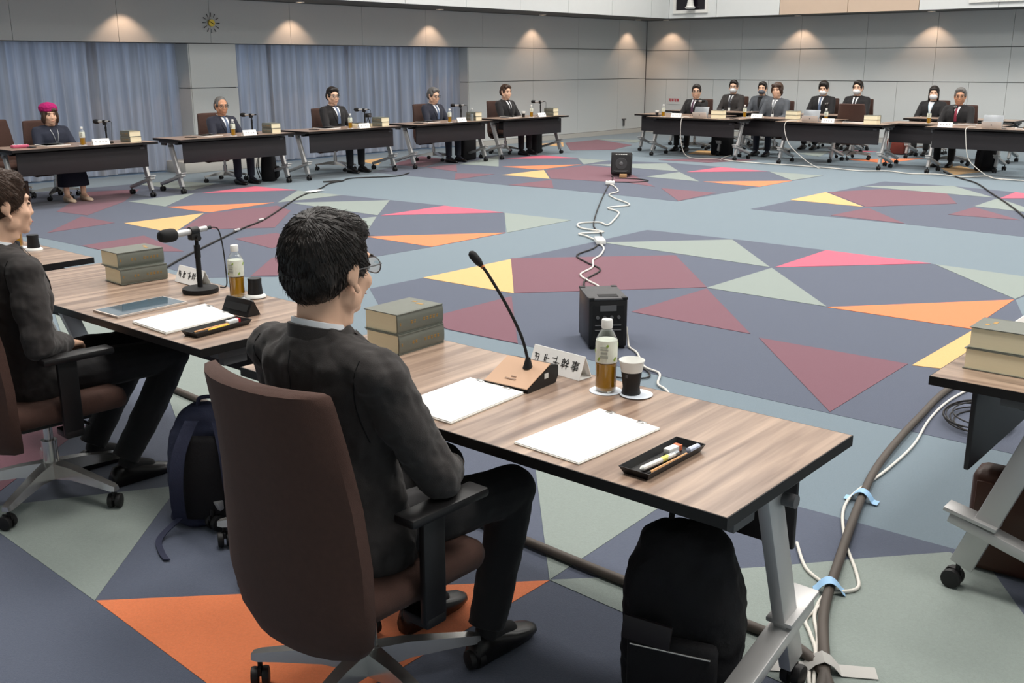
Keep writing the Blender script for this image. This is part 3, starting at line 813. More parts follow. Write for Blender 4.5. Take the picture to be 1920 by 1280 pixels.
# foreground table
book(-2.565, 2.415, ZT, 0.03, 'lower book of the foreground stack beside the seated man')
book(-2.572, 2.418, ZT + 0.0705, 0.02, 'upper book of the foreground stack beside the seated man')
folder('paper_stack', [(-1.868, 1.92), (-1.885, 2.255), (-2.11, 2.262), (-2.095, 1.92)], 'white paper stack half hidden by the seated man\'s arm', z=ZT, th=0.007, clips=(2, 1))
folder('paper_stack', [(-1.638, 1.92), (-1.421, 1.912), (-1.404, 2.258), (-1.625, 2.284)], 'white clipped paper stack between the gooseneck base and pen tray', z=ZT, th=0.005, clips=(3, 2))
coaster(-1.716, 2.442, ZT, 'white coaster under the bottle on the foreground table')
coaster(-1.622, 2.468, ZT + 0.0021, 'white coaster under the paper cup, foreground table')
bottle(-1.716, 2.442, ZT + 0.0025, 'half full green tea bottle on the foreground table')
def cup_thing(x, y, z, label, up=True):
    e = empty('paper_cup', (x, y, z), 0, label, 'cup', 'insert cups in black holders')
    if up:
        bm = B(); lathe(bm, [(0.0285, 0.0), (0.029, 0.002), (0.0255, 0.02), (0.029, 0.05), (0.0315, 0.072), (0.0315, 0.0725), (0.0, 0.0725)], 28); obj('cup_holder', bm, BLACKP, e, smooth=50)
        bm = B(); lathe(bm, [(0.0318, 0.07), (0.0375, 0.102), (0.0395, 0.103), (0.0385, 0.105), (0.036, 0.102), (0.026, 0.074), (0.0, 0.074)], 28); obj('cup_insert', bm, WHITEP, e, smooth=50)
        bm = B(); box(bm, (0.004, -0.031, 0.06), (0.008, 0.002, 0.01)); obj('holder_mark', bm, GREYP, e)
    else:
        bm = B(); lathe(bm, [(0.045, 0.0), (0.044, 0.006), (0.036, 0.012), (0.034, 0.013)], 28); obj('cup_insert', bm, WHITEP, e, smooth=50)
        bm = B(); lathe(bm, [(0.033, 0.012), (0.031, 0.03), (0.028, 0.06), (0.0295, 0.078), (0.028, 0.081)], 28); obj('cup_holder', bm, BLACKP, e, smooth=50)
    return e
cup_thing(-1.637, 2.462, ZT + 0.0045, 'white paper insert cup in a black holder, foreground table')

# gooseneck conference microphone
gm = empty('gooseneck_microphone', (-1.965, 2.335, ZT), 0.06, 'gooseneck conference microphone with champagne coloured wedge base', 'microphone')
bm = B()
rings = []
for u in (-1, 1):
    rings.append([Vector((u * 0.084, y, z)) for y, z in ((-0.075, 0.0), (0.07, 0.0), (0.085, 0.02), (0.085, 0.055), (0.05, 0.064), (-0.075, 0.012))])
loft(bm, rings); obj('base_housing', bm, BLACKP, gm)
bm = B()
rings = []
for u in (-1, 1):
    rings.append([Vector((u * 0.0825, y, z)) for y, z in ((-0.078, 0.013), (0.045, 0.0645), (0.045, 0.067), (-0.078, 0.0155))])
loft(bm, rings); tp = obj('top_plate', bm, TANM, gm)
rp = Matrix.Rotation(math.atan2(0.0515, 0.123), 3, 'X')
bm = B(); box(bm, Vector((0.0, -0.052, 0.0275)), (0.04, 0.005, 0.002), rp); box(bm, Vector((0.004, -0.040, 0.0325)), (0.018, 0.004, 0.002), rp); obj('button', bm, mat('bronze_button', (150, 120, 98), 0.4), tp)
bm = B(); box(bm, (0.0845, 0.02, 0.034), (0.002, 0.02, 0.016)); obj('side_switch', bm, WHITEP, gm)
bm = B(); lathe(bm, [(0.017, 0.0), (0.014, 0.008), (0.008, 0.03), (0.006, 0.034)], 16, (0.02, 0.012, 0.05)); obj('neck_collar', bm, BLACKP, gm)
bm = B()
gp = spline([(0.02, 0.012, 0.075), (0.0, 0.005, 0.15), (-0.04, -0.02, 0.25), (-0.088, -0.045, 0.34), (-0.106, -0.052, 0.365)], 8)
tube(bm, gp, 0.0048, 10); obj('gooseneck', bm, BLACKM, gm)
bm = B(); d_ = (gp[-1] - gp[-4]).normalized(); p0 = gp[-1]
tube(bm, [p0, p0 + d_ * 0.008, p0 + d_ * 0.02, p0 + d_ * 0.045, p0 + d_ * 0.055, p0 + d_ * 0.06], [0.006, 0.009, 0.0125, 0.0135, 0.010, 0.003], 14); obj('microphone_capsule', bm, BLACKM, gm, smooth=70)
bm = B(); tube(bm, [p0 - d_ * 0.004, p0 + d_ * 0.003], 0.0068, 12); obj('capsule_ring', bm, mat('copper_ring', (176, 110, 70), 0.4, 0.6), gm)

# name plate with readable characters
pl = plate(-1.945, 2.508, ZT, -0.08, 'white tent name plate behind the gooseneck base, reading kanji', 0)
def kanji(parent, text, x, z, size, sy=-1):
    cu = bpy.data.curves.new('lettering', 'FONT'); cu.body = text; cu.size = size; cu.extrude = 0.0004; cu.align_x = 'RIGHT'; cu.align_y = 'CENTER'; cu.space_character = 1.35
    to = bpy.data.objects.new('lettering_curve', cu); COL.objects.link(to)
    me = bpy.data.meshes.new_from_object(to.evaluated_get(bpy.context.evaluated_depsgraph_get()))
    bpy.data.objects.remove(to, do_unlink=True)
    t = math.atan2(0.03, 0.072)
    if sy > 0:
        M = Matrix.Translation((0, 0.015 + 0.0018, 0.036)) @ Matrix.Rotation(t, 4, 'X') @ Matrix.Rotation(PI, 4, 'Z') @ Matrix.Rotation(PI / 2, 4, 'X') @ Matrix.Translation((x, z, 0))
    else:
        M = Matrix.Translation((0, -0.015 - 0.0018, 0.036)) @ Matrix.Rotation(-t, 4, 'X') @ Matrix.Rotation(PI / 2, 4, 'X') @ Matrix.Translation((x, z, 0))
    me.transform(M); me.materials.clear(); me.materials.append(INK)
    o = bpy.data.objects.new('lettering', me); COL.objects.link(o); o.parent = parent
    return o
kanji(pl, '幹事', 0.098, 0.0, 0.036)
strokes(pl, 3, -1, 0.03, 3, 0.12).location = (-0.045, 0, 0)

def pen_tray(x, y, rz, label, eraser=True):
    e = empty('pen_tray', (x, y, ZT), rz, label, 'tray', 'black pen trays')
    W, D = 0.088, 0.265
    bm = B()
    o_ = [(-W / 2, -D / 2), (W / 2, -D / 2), (W / 2, D / 2), (-W / 2, D / 2)]
    def rg(s, z): return [Vector((a * s[0], b * s[1], z)) for a, b in o_]
    loft(bm, [rg((0.78, 0.92), 0.0), rg((1, 1), 0.020), rg((0.97, 0.985), 0.020), rg((0.75, 0.905), 0.003)])
    obj('tray_shell', bm, BLACKP, e)
    return e
pt = pen_tray(-1.27, 2.063, 0.0, 'black pen tray with marker, pencil and eraser on the foreground table')
def stick(name, p, q, r, m, label, cat, n=10, tip=None):
    e = empty(name, p, 0, label, cat)
    d = Vector(q) - Vector(p)
    bm = B(); tube(bm, [Vector((0, 0, 0)) + d * 0.06, d], r, n); obj('barrel', bm, m, e)
    bm = B(); tube(bm, [Vector((0, 0, 0)), d * 0.06], [r * 0.25, r], n); obj('tip', bm, tip or m, e)
    return e
zt = ZT + 0.0035
mk = stick('marker_pen', (-1.272, 1.962, zt + 0.0075), (-1.262, 2.10, zt + 0.0075), 0.007, WHITEP, 'white and silver marker pen in the foreground pen tray', 'pen')
bm = B(); tube(bm, [Vector((0.006, 0.085, 0)), Vector((0.0075, 0.112, 0))], 0.0075, 10); obj('pen_band', bm, mat('lime_band', (226, 228, 120), 0.5), mk)
bm = B(); tube(bm, [Vector((0.0085, 0.125, 0)), Vector((0.0105, 0.155, 0))], 0.0072, 10); obj('pen_cap', bm, TABG, mk)
stick('pencil', (-1.247, 1.958, zt + 0.005), (-1.243, 2.13, zt + 0.005), 0.0038, WOODL, 'orange brown pencil in the foreground pen tray', 'pencil', 6, INK)
bm = B(); box(bm, (0, 0, 0.008), (0.02, 0.042, 0.014), bev=0.002); er = empty('eraser', (-1.285, 2.125, zt), -0.1, 'white eraser with orange sleeve end in the foreground tray', 'eraser'); obj('eraser_body', bm, WHITE, er)
bm = B(); box(bm, (0, 0.026, 0.008), (0.0205, 0.012, 0.0145)); obj('sleeve', bm, mat('eraser_orange', (226, 120, 80), 0.6), er)
stick('correction_pen', (-1.246, 2.14, zt + 0.009), (-1.243, 2.185, zt + 0.009), 0.0085, mat('pen_pale_blue', (206, 214, 236), 0.5), 'short pale blue glue stick at the end of the foreground tray', 'glue stick')

# left foreground table
book(-4.345, 2.405, ZT + 0.0025, -0.06, 'lower book of the stack on the left table')
book(-4.375, 2.41, ZT + 0.073, -0.03, 'upper book of the stack on the left table')
mic(-3.886, 2.445, ZT + 0.0025, 0.1, 'large desk microphone with foam head on the left table')
pl2 = plate(-4.06, 2.52, ZT + 0.0025, -0.05, 'white tent name plate behind the left table\'s microphone')
strokes(pl2, 3, -1, 0.026, 8, 0.12).location = (-0.04, 0, 0)
coaster(-3.64, 2.478, ZT + 0.0005, 'white coaster under the bottle on the left table')
bottle(-3.672, 2.487, ZT + 0.0035, 'half full green tea bottle on the left table')
cup_thing(-3.612, 2.535, ZT + 0.0035, 'black cup holder turned upside down on the left table', False)
e = empty('tablet', (-3.808, 2.118, ZT + 0.0005), 0, 'tablet computer lying flat on the left table, pale rim', 'tablet')
bm = B(); prism(bm, [(-0.085, -0.165), (0.095, -0.160), (0.075, 0.165), (-0.10, 0.158)], 0, 0.008); obj('tablet_body', bm, TABL, e)
bm = B(); prism(bm, [(-0.078, -0.157), (0.088, -0.152), (0.068, 0.157), (-0.092, 0.150)], 0.008, 0.009); obj('screen', bm, SCREEN, e)
folder('paper_stack', [(-3.595, 1.955), (-3.345, 1.945), (-3.37, 2.262), (-3.64, 2.305)], 'white clipped paper stack on the left table beside the tablet', z=ZT + 0.0005, th=0.009, clips=(3, 2))
pt2 = pen_tray(-3.262, 2.11, 0.12, 'black pen tray at the right end of the left table')
stick('pencil', (-3.268, 2.005, zt + 0.005), (-3.285, 2.17, zt + 0.005), 0.0038, WOODL, 'orange brown pencil in the left table\'s tray', 'pencil', 6, INK)
stick('highlighter_pen', (-3.245, 2.06, zt + 0.006), (-3.262, 2.16, zt + 0.006), 0.0055, mat('yellow_pen', (240, 196, 60), 0.5), 'yellow pen in the left table\'s tray', 'pen')
bm = B(); box(bm, (0, 0, 0.008), (0.02, 0.05, 0.014), bev=0.002); er = empty('eraser', (-3.29, 2.195, zt), 0.12, 'white eraser in the left table\'s tray', 'eraser'); obj('eraser_body', bm, WHITE, er)
bm = B(); box(bm, (0, 0.028, 0.008), (0.0205, 0.01, 0.0145)); obj('sleeve', bm, REDM, er)
e = empty('glasses_case', (-3.42, 2.325, ZT + 0.0005), 0.05, 'black triangular glasses case on the left table', 'case')
bm = B()
rings = [[Vector((x, -0.035 * s, 0)), Vector((x, 0.035 * s, 0)), Vector((x, 0.004, 0.062 * s)), Vector((x, -0.004, 0.062 * s))] for x, s in ((-0.082, 0.93), (-0.078, 1.0), (0.078, 1.0), (0.082, 0.93))]
loft(bm, rings); obj('case_body', bm, SHOE, e)
bm = B(); box(bm, (0.0, -0.021, 0.032), (0.15, 0.002, 0.03), Matrix.Rotation(-0.5, 3, 'X')); obj('case_flap', bm, BLACKM, e)
# third table
cup_thing(-5.50, 2.47, ZT, 'black cup holder turned upside down behind the left man\'s chin', False)
coaster(-5.63, 2.44, ZT, 'coaster beside the black cup behind the left man')
bottle(-5.63, 2.44, ZT + 0.0025, 'tea bottle mostly hidden behind the left man\'s face')
# right table
book(-0.855, 3.47, ZT + 0.0005, -R90 + PI, 'lower of two thick books at the right picture edge')
book(-0.848, 3.473, ZT + 0.0712, -R90 + PI + 0.02, 'upper of two thick books at the right picture edge')
pl3 = plate(-0.94, 3.92, ZT, R90, 'tent name plate behind the books at the right edge')

# ------------------------------------------------------------------ people
TMP = bpy.data.scenes.new('modelling')      # a scratch scene keeps the modifier evaluation quick
def remesh(bm, voxel, smooth=3, disp=0.0, dscale=0.12, fac=0.5):
    bmesh.ops.recalc_face_normals(bm, faces=bm.faces[:])
    me = bpy.data.meshes.new('tmp'); bm.to_mesh(me); bm.free()
    o = bpy.data.objects.new('tmp', me); TMP.collection.objects.link(o)
    md = o.modifiers.new('r', 'REMESH'); md.mode = 'VOXEL'; md.voxel_size = voxel; md.use_smooth_shade = True
    if smooth:
        ms = o.modifiers.new('s', 'SMOOTH'); ms.factor = fac; ms.iterations = smooth
    if disp:
        tx = bpy.data.textures.new('cloth_folds', 'CLOUDS'); tx.noise_scale = dscale
        mdp = o.modifiers.new('d', 'DISPLACE'); mdp.texture = tx; mdp.strength = disp; mdp.mid_level = 0.5
    TMP.view_layers[0].update()
    out = bpy.data.meshes.new_from_object(o.evaluated_get(TMP.view_layers[0].depsgraph))
    bpy.data.objects.remove(o, do_unlink=True)
    for p in out.polygons: p.use_smooth = True
    return out

def ering(y, z, w_, d, n=20, p=2.4, dx=0.0):
    out = []
    for k in range(n):
        a = 2 * PI * k / n
        c, s = math.cos(a), math.sin(a)
        out.append(Vector((dx + w_ * math.copysign(abs(c) ** (2 / p), c), y + d * math.copysign(abs(s) ** (2 / p), s), z)))
    return out

def build_person(loc, rz, label, scale=1.0, tl=1.0, lean=6.0, hy=0.0, hp=0.0, near=False, suit=None, trousers=None, hair='short', hairm=None,
                 skin=None, tie=None, shirt=True, glasses=False, mask=None, knee_y=0.45, foot=0.0, spread=0.10, arm=0.0, shoe=None, lanyard=None, dress=False, top=None, clasp=False, sit=0.0, hs=1.0, voxel=None, bw=1.0, nk=0.0):
    if not near:
        hs *= 1.16; nk = 0.03; bw = 1.06; tl *= 0.93; scale *= 1.05
    suit = suit or SUITB; trousers = trousers or suit; hairm = hairm or HAIRB; skin = skin or SKIN
    vx = voxel or (0.0055 if near else 0.012)
    HIP = Vector((0, 0, 0.52))
    L = Matrix.Rotation(math.radians(lean), 3, 'X')
    def T(p):                                    # torso frame -> local
        p = Vector(p); q = p - HIP; q.z *= tl
        return HIP + L @ q + Vector((0, 0, sit))
    def TR(ring): return [T(p) for p in ring]
    nb = T((0, 0.01, 1.08))                      # base of skull pivot
    HM = Matrix.Translation(nb) @ Matrix.Rotation(math.radians(hy), 4, 'Z') @ Matrix.Rotation(math.radians(-hp), 4, 'X') @ Matrix.Translation((0, 0.028, 0.128)) @ Matrix.Scale(hs, 4)
    # ---- joints
    J = {}
    for s in (-1, 1):
        sh = T((s * 0.178 * bw, -0.005, 0.945 + nk * 0.9)); el = T((s * (0.235 * bw + 0.02 * arm), 0.075, 0.690)) + Vector((0, 0.03, 0))
        wr = Vector((s * 0.105, 0.285, 0.625 + sit)); ha = Vector((s * 0.055, 0.345, 0.605 + sit))
        if clasp: el = T((s * 0.25 * bw, -0.03, 0.69)); wr = Vector((s * 0.085, 0.135, 0.630 + sit)); ha = Vector((s * 0.03, 0.205, 0.605 + sit))
        hp_ = Vector((s * 0.085, 0.02, 0.515 + sit)); kn = Vector((s * (spread + 0.02), knee_y, 0.500 + sit * 0.6)); an = Vector((s * (spread + 0.015), knee_y + 0.01 + foot, 0.085))
        J[s] = (sh, el, wr, ha, hp_, kn, an)
    # ---- body: one continuous surface
    bm = B()
    st = [(0.02, 0.43, 0.15, 0.10), (0.0, 0.50, 0.160, 0.110), (-0.005, 0.60, 0.147, 0.10), (0.005, 0.72, 0.137, 0.092), (0.015, 0.84, 0.150, 0.104), (0.008, 0.93, 0.155, 0.097), (-0.01, 0.985, 0.125, 0.078), (-0.012, 1.02, 0.07, 0.062), (-0.004, 1.05, 0.058, 0.059), (0.008, 1.09, 0.056, 0.060), (0.02, 1.15, 0.055, 0.060)]
    loft(bm, [TR(ering(y, z, a, d)) for y, z, a, d in st])
    for s in (-1, 1):
        sh, el, wr, ha, h_, kn, an = J[s]
        capsule(bm, sh, el, 0.05, 0.04); capsule(bm, el, wr, 0.04, 0.027)
        capsule(bm, h_, kn, 0.075, 0.052); capsule(bm, kn, an, 0.05, 0.036); capsule(bm, an, an + Vector((0, 0.10, -0.035)), 0.034, 0.026)
        # hand: palm, four unequal curled fingers, thumb from the side of the palm
        d = (ha - wr).normalized(); side = Vector((-s, 0, 0)); side = (side - d * side.dot(d)).normalized(); upv = side.cross(d) * s
        if upv.z < 0: upv = -upv
        capsule(bm, wr, wr + d * 0.03, 0.024, 0.026)
        for k, (o_, ln) in enumerate(((0.027, 0.068), (0.010, 0.078), (-0.008, 0.073), (-0.025, 0.058))):
            b0 = wr + d * 0.03 + side * o_ * 0.7; k0 = wr + d * 0.088 + side * o_ + upv * 0.006
            capsule(bm, b0, k0, 0.0135, 0.0105, 10)
            k1 = k0 + (d * 0.8 - upv * 0.45).normalized() * ln * 0.5; k2 = k1 + (d * 0.45 - upv * 0.85).normalized() * ln * 0.45
            capsule(bm, k0, k1, 0.0098, 0.0088, 10); capsule(bm, k1, k2, 0.0088, 0.0075, 10)
        t0 = wr + d * 0.03 + side * 0.024; t1 = t0 + (d * 0.75 + side * 0.6).normalized() * 0.038; t2 = t1 + (d * 0.95 - upv * 0.15).normalized() * 0.032
        capsule(bm, t0, t1, 0.013, 0.0105, 10); capsule(bm, t1, t2, 0.0105, 0.0085, 10)
    # head
    E_ = lambda c, r: ell(bm, c, r, HM)
    E_((0, -0.012, 0.025), (0.075, 0.093, 0.088)); E_((0, 0.028, -0.03), (0.062, 0.066, 0.080)); E_((0, 0.030, -0.072), (0.050, 0.052, 0.042)); E_((0, 0.066, -0.098), (0.022, 0.020, 0.018))
    E_((0, 0.088, -0.018), (0.010, 0.014, 0.026)); E_((0, 0.094, -0.038), (0.014, 0.0125, 0.0105)); E_((0, 0.076, 0.022), (0.050, 0.016, 0.013))
    for s in (-1, 1):
        E_((s * 0.036, 0.066, -0.036), (0.022, 0.020, 0.022)); E_((s * 0.052, 0.012, -0.065), (0.016, 0.03, 0.03))
        E_((s * 0.076, -0.006, -0.012), (0.009, 0.016, 0.025))
        pts = [HM @ Vector((s * (0.080 + 0.003 * math.sin(t * 1.1)), -0.008 + 0.016 * math.cos(t), -0.008 + 0.025 * math.sin(t))) for t in [0.1 + 0.45 * k for k in range(9)]]
        tube(bm, pts, 0.0045 * hs, 8); E_((s * 0.080, 0.004, -0.042), (0.007, 0.009, 0.011))
    E_((0, 0.084, -0.066), (0.024, 0.012, 0.0075)); E_((0, 0.083, -0.078), (0.02, 0.012, 0.007))
    loft(bm, [[HM @ p for p in ering(-0.012 + 0.004 * k, -0.13 + 0.045 * k, 0.052, 0.056)] for k in range(3)])
    me = remesh(bm, vx * (0.9 if not near else 1.0), 5 if near else 2)
    me.materials.append(skin); me.materials.append(trousers)
    for p in me.polygons:
        if p.center.z < 0.30 and not dress: p.material_index = 1
    body = bpy.data.objects.new('person', me); COL.objects.link(body)
    tag(body, label, 'person')
    # ---- jacket / top
    bm = B()
    st = [(0.01, 0.435, 0.180, 0.135), (0.005, 0.50, 0.186, 0.138), (-0.004, 0.60, 0.172, 0.124), (0.004, 0.72, 0.163, 0.115), (0.012, 0.84, 0.177, 0.125), (0.006, 0.925, 0.192, 0.118), (-0.008, 0.98, 0.165, 0.096), (-0.012, 1.012, 0.092, 0.077), (-0.010, 1.030, 0.075, 0.072)]
    loft(bm, [TR(ering(y, z + (nk if z > 1.0 else nk * 0.7 if z > 0.95 else nk * 0.4 if z > 0.9 else 0), a * (bw if z < 1.0 else 1), d, 24)) for y, z, a, d in st])
    for s in (-1, 1):
        sh, el, wr, ha, h_, kn, an = J[s]
        capsule(bm, sh, (sh + el) / 2, 0.070, 0.063); capsule(bm, (sh + el) / 2, el, 0.063, 0.055)
        mid = (el + wr) / 2
        capsule(bm, el, mid, 0.055, 0.050)
        tube(bm, [mid, wr - (wr - el).normalized() * 0.012], [0.050, 0.041], 14)
        p = T((s * 0.10, -0.012, 0.978 + nk * 0.7)); capsule(bm, p, sh, 0.060, 0.066); capsule(bm, T((s * 0.055, -0.02, 1.01 + nk)), T((s * 0.13, -0.01, 0.965 + nk * 0.3)), 0.035, 0.055)
    jm = remesh(bm, vx * 1.15, 4 if near else 2, 0.030 if near else 0.008, 0.085)
    jm.materials.append(top or suit)
    jk = bpy.data.objects.new('jacket' if not top else 'top', jm); COL.objects.link(jk); jk.parent = body
    # ---- trousers or skirt
    bm = B()
    if dress:
        loft(bm, [ering(0.0, 0.50, 0.19, 0.14), ering(0.05, 0.58, 0.18, 0.12)])
        rings = []
        for (y, z, a, d) in ((-0.08, 0.52, 0.17, 0.08), (0.1, 0.535, 0.18, 0.085), (0.3, 0.53, 0.175, 0.085)):
            rings.append([Vector((a * math.cos(2 * PI * k / 20), y, z + d * math.sin(2 * PI * k / 20))) for k in range(20)])
        rings.append(ering(0.40, 0.44, 0.185, 0.12)); rings.append(ering(0.43, 0.33, 0.20, 0.115)); rings.append(ering(0.44, 0.20, 0.215, 0.12))
        loft(bm, rings)
    else:
        loft(bm, [ering(0.01, 0.425 + sit, 0.165, 0.12), ering(0.0, 0.50 + sit, 0.172, 0.125), ering(0.0, 0.60 + sit, 0.15, 0.11)])
        for s in (-1, 1):
            sh, el, wr, ha, h_, kn, an = J[s]
            capsule(bm, h_, kn, 0.092, 0.070); tube(bm, [kn, (kn + an) / 2, an + Vector((0, -0.005, 0.02))], [0.069, 0.060, 0.056], 16); ell(bm, kn, (0.070, 0.070, 0.066))
    tm = remesh(bm, vx * 1.15, 4 if near else 2, 0.014 if near else 0.0, 0.10)
    tm.materials.append(trousers)
    tr = bpy.data.objects.new('trousers' if not dress else 'skirt', tm); COL.objects.link(tr); tr.parent = body
    # ---- shoes
    for s in (-1, 1):
        an = J[s][6]
        bm = B(); rings = []
        for (y, a, h0, h1) in ((-0.072, 0.026, 0.004, 0.055), (-0.055, 0.034, 0.002, 0.085), (0.0, 0.037, 0.002, 0.092), (0.05, 0.041, 0.002, 0.078), (0.10, 0.046, 0.002, 0.060), (0.15, 0.045, 0.002, 0.048), (0.185, 0.034, 0.004, 0.038), (0.205, 0.014, 0.008, 0.026)):
            rings.append([Vector((an.x + s * 0.02 * max(0, y) + a * math.cos(t), an.y + y, (h0 + h1) / 2 + (h1 - h0) / 2 * (math.sin(t) if math.sin(t) > -0.6 else -1.0))) for t in [2 * PI * k / 16 for k in range(16)]])
        loft(bm, rings); obj('shoe', bm, shoe or SHOE, body, smooth=60)
    # ---- projected details on the chest
    bvh = BVHTree.FromPolygons([v.co for v in jm.vertices], [p.vertices for p in jm.polygons])
    fr = L @ Vector((0, 1, 0))
    def hit(x, z, off):
        o_ = T((x, 0, z)) + fr * 0.6
        r = bvh.ray_cast(o_, -fr)
        if r[0] is None or (r[0] - o_).length > 0.62: return bvh.find_nearest(T((x * 0.8, 0.05, z)))[0] + fr * off * 0.5
        return r[0] + fr * off
    def patch(name, m, rows, off, thick=0.004):
        bm = B(); g = []
        for (xs_, z) in rows: g.append([hit(x, z, off) for x in xs_])
        top_ = [[bm.verts.new(p) for p in r] for r in g]; bot = [[bm.verts.new(p - fr * thick) for p in r] for r in g]
        for A_, flip in ((top_, False), (bot, True)):
            for a_, b_ in zip(A_, A_[1:]):
                for i in range(len(a_) - 1):
                    q = (a_[i], a_[i + 1], b_[i + 1], b_[i]); bm.faces.new(q[::-1] if flip else q)
        bmesh.ops.recalc_face_normals(bm, faces=bm.faces[:])
        return obj(name, bm, m, body, smooth=60)
    zt_, zb_ = 1.030 + nk, 0.745
    if shirt:
        rows = []
        for k in range(9):
            t = k / 8; z = zt_ + (zb_ - zt_) * t; hw = 0.056 * (1 - t) ** 0.9 + 0.006
            rows.append(([hw * u for u in (-1, -0.5, 0, 0.5, 1)], z))
        patch('shirt_front', shirt if shirt is not True else SHIRT, rows, 0.003)
        for s in (-1, 1):
            rows = []
            for k in range(9):
                t = k / 8; z = zt_ - 0.012 + (zb_ + 0.002 - zt_) * t; hw = 0.056 * (1 - t) ** 0.9 + 0.005; lw_ = 0.052 * (1 - abs(t - 0.5) * 1.6) + 0.006
                rows.append(([s * hw, s * (hw + lw_ * 0.5), s * (hw + lw_)], z))
            patch('lapel', suit, rows, 0.007, 0.006)
        # shirt collar ring and jacket collar
        for nm, m_, rr, z0_, z1_, tilt in (('shirt_collar', shirt if shirt is not True else SHIRT, 0.062, 1.03 + nk, 1.072 + nk, 0.026), ('jacket_collar', suit, 0.072, 1.004 + nk, 1.060 + nk, 0.028)):
            bm = B(); rg = []
            n = 28
            for (z, gr) in ((z0_, 0.008), (z1_, 0.0), (z1_, -0.006), (z0_, 0.0)):
                row = []
                for k in range(n + 1):
                    a = PI / 2 + 0.42 + (2 * PI - 0.84) * k / n
                    row.append(T(((rr + gr) * math.cos(a), -0.004 + (rr + gr) * 1.04 * math.sin(a), z - tilt * (math.sin(a) + 1) * 0.9)))
                rg.append(row)
            rg.append(rg[0]); loft(bm, rg, cap=False, closed=False); obj(nm, bm, m_, body, smooth=60)
        if tie:
            rows = []
            for k in range(8):
                t = k / 7; z = zt_ - 0.014 + (zb_ - zt_ + 0.014) * t; hw = 0.013 + 0.016 * t
                rows.append(([-hw, 0, hw], z))
            tie_o = patch('necktie', tie, rows, 0.0085)
            bm = B(); c = hit(0, zt_ - 0.016, 0.008); box(bm, c, (0.034, 0.016, 0.03), L, 0.005); obj('tie_knot', bm, tie, tie_o)
    elif top:
        pass
    if near:     # stitched seams of the jacket back and of the sleeve heads
        def seam(pts, dr):
            bm = B(); out = []
            for q in pts:
                r = bvh.ray_cast(q + dr * 0.5, -dr)
                if r[0] is not None: out.append(r[0] + dr * 0.0005)
            if len(out) > 2: tube(bm, out, 0.0016, 5); obj('jacket_seam', bm, BLACKM, body)
            else: bm.free()
        seam([T((0.0, 0, 1.0 + nk - 0.022 * k)) for k in range(18)], -fr)
        for s in (-1, 1):
            dr = (-fr * 0.8 + Vector((s * 0.6, 0, 0.25))).normalized()
            seam([T((s * (0.155 - 0.028 * math.sin(k / 11 * PI)) * bw, -0.02, 1.0 + nk * 0.6 - 0.019 * k)) for k in range(12)], dr)
    if lanyard:
        for s in (-1, 1):
            rows = [([s * (0.05 * (1 - t)) - 0.003, s * (0.05 * (1 - t)) + 0.004], 1.0 - 0.27 * t) for t in [k / 8 for k in range(9)]]
            patch('lanyard', lanyard, rows, 0.012, 0.002)
        bm = B(); box(bm, hit(0, 0.70, 0.014), (0.055, 0.003, 0.08), L); obj('badge', bm, WHITEP, body)
    # ---- face details
    fb = lambda nm, m_, c, r, sub=None: None
    def fpart(nm, m_, parts, parent=body):
        bm = B()
        for c, r in parts: ell(bm, c, r, HM, 12, 8)
        return obj(nm, bm, m_, parent, smooth=70)
    for s in (-1, 1):
        fpart('eye', EYEM, [((s * 0.030, 0.0845, -0.001), (0.0125, 0.004, 0.0042))]); fpart('eyebrow', hairm, [((s * 0.031, 0.088, 0.021), (0.017, 0.005, 0.0035))])
    if not mask: fpart('mouth', LIPM, [((0, 0.0935, -0.072), (0.020, 0.004, 0.0022))])
    else:
        bm = B(); ell(bm, (0, 0.050, -0.058), (0.062, 0.062, 0.050), HM, 20, 12); mko = obj('face_mask', bm, mask, body, smooth=70)
        for s in (-1, 1):
            bm = B(); tube(bm, [HM @ Vector(p) for p in spline([(s * 0.058, 0.04, -0.035), (s * 0.078, 0.0, -0.005), (s * 0.083, -0.018, -0.02), (s * 0.06, 0.03, -0.075)], 4)], 0.0018, 6); obj('ear_loop', bm, mask, mko)
    if glasses:
        gm_ = GREYP if glasses is True else glasses
        bm = B()
        for s in (-1, 1):
            tube(bm, [HM @ Vector((s * 0.034 + 0.026 * math.cos(t), 0.104 - 0.006 * abs(math.cos(t)), -0.004 + 0.019 * math.sin(t))) for t in [2 * PI * k / 16 for k in range(17)]], 0.0016 if near else 0.0026, 6)
            tube(bm, [HM @ Vector(p) for p in ((s * 0.060, 0.100, 0.002), (s * 0.078, 0.06, 0.004), (s * 0.082, 0.0, 0.002), (s * 0.080, -0.02, -0.012))], 0.0018 if near else 0.0026, 6)
        tube(bm, [HM @ Vector(p) for p in ((-0.009, 0.106, 0.0), (0, 0.109, 0.003), (0.009, 0.106, 0.0))], 0.0016, 6)
        gl = obj('glasses', bm, gm_, body)
        for s in (-1, 1):
            bm = B(); ell(bm, (s * 0.034, 0.103, -0.004), (0.025, 0.0008, 0.018), HM, 16, 8); obj('lens', bm, PET, gl)
    # ---- hair / hat
    bm = B(); H_ = lambda c, r: ell(bm, c, r, HM)
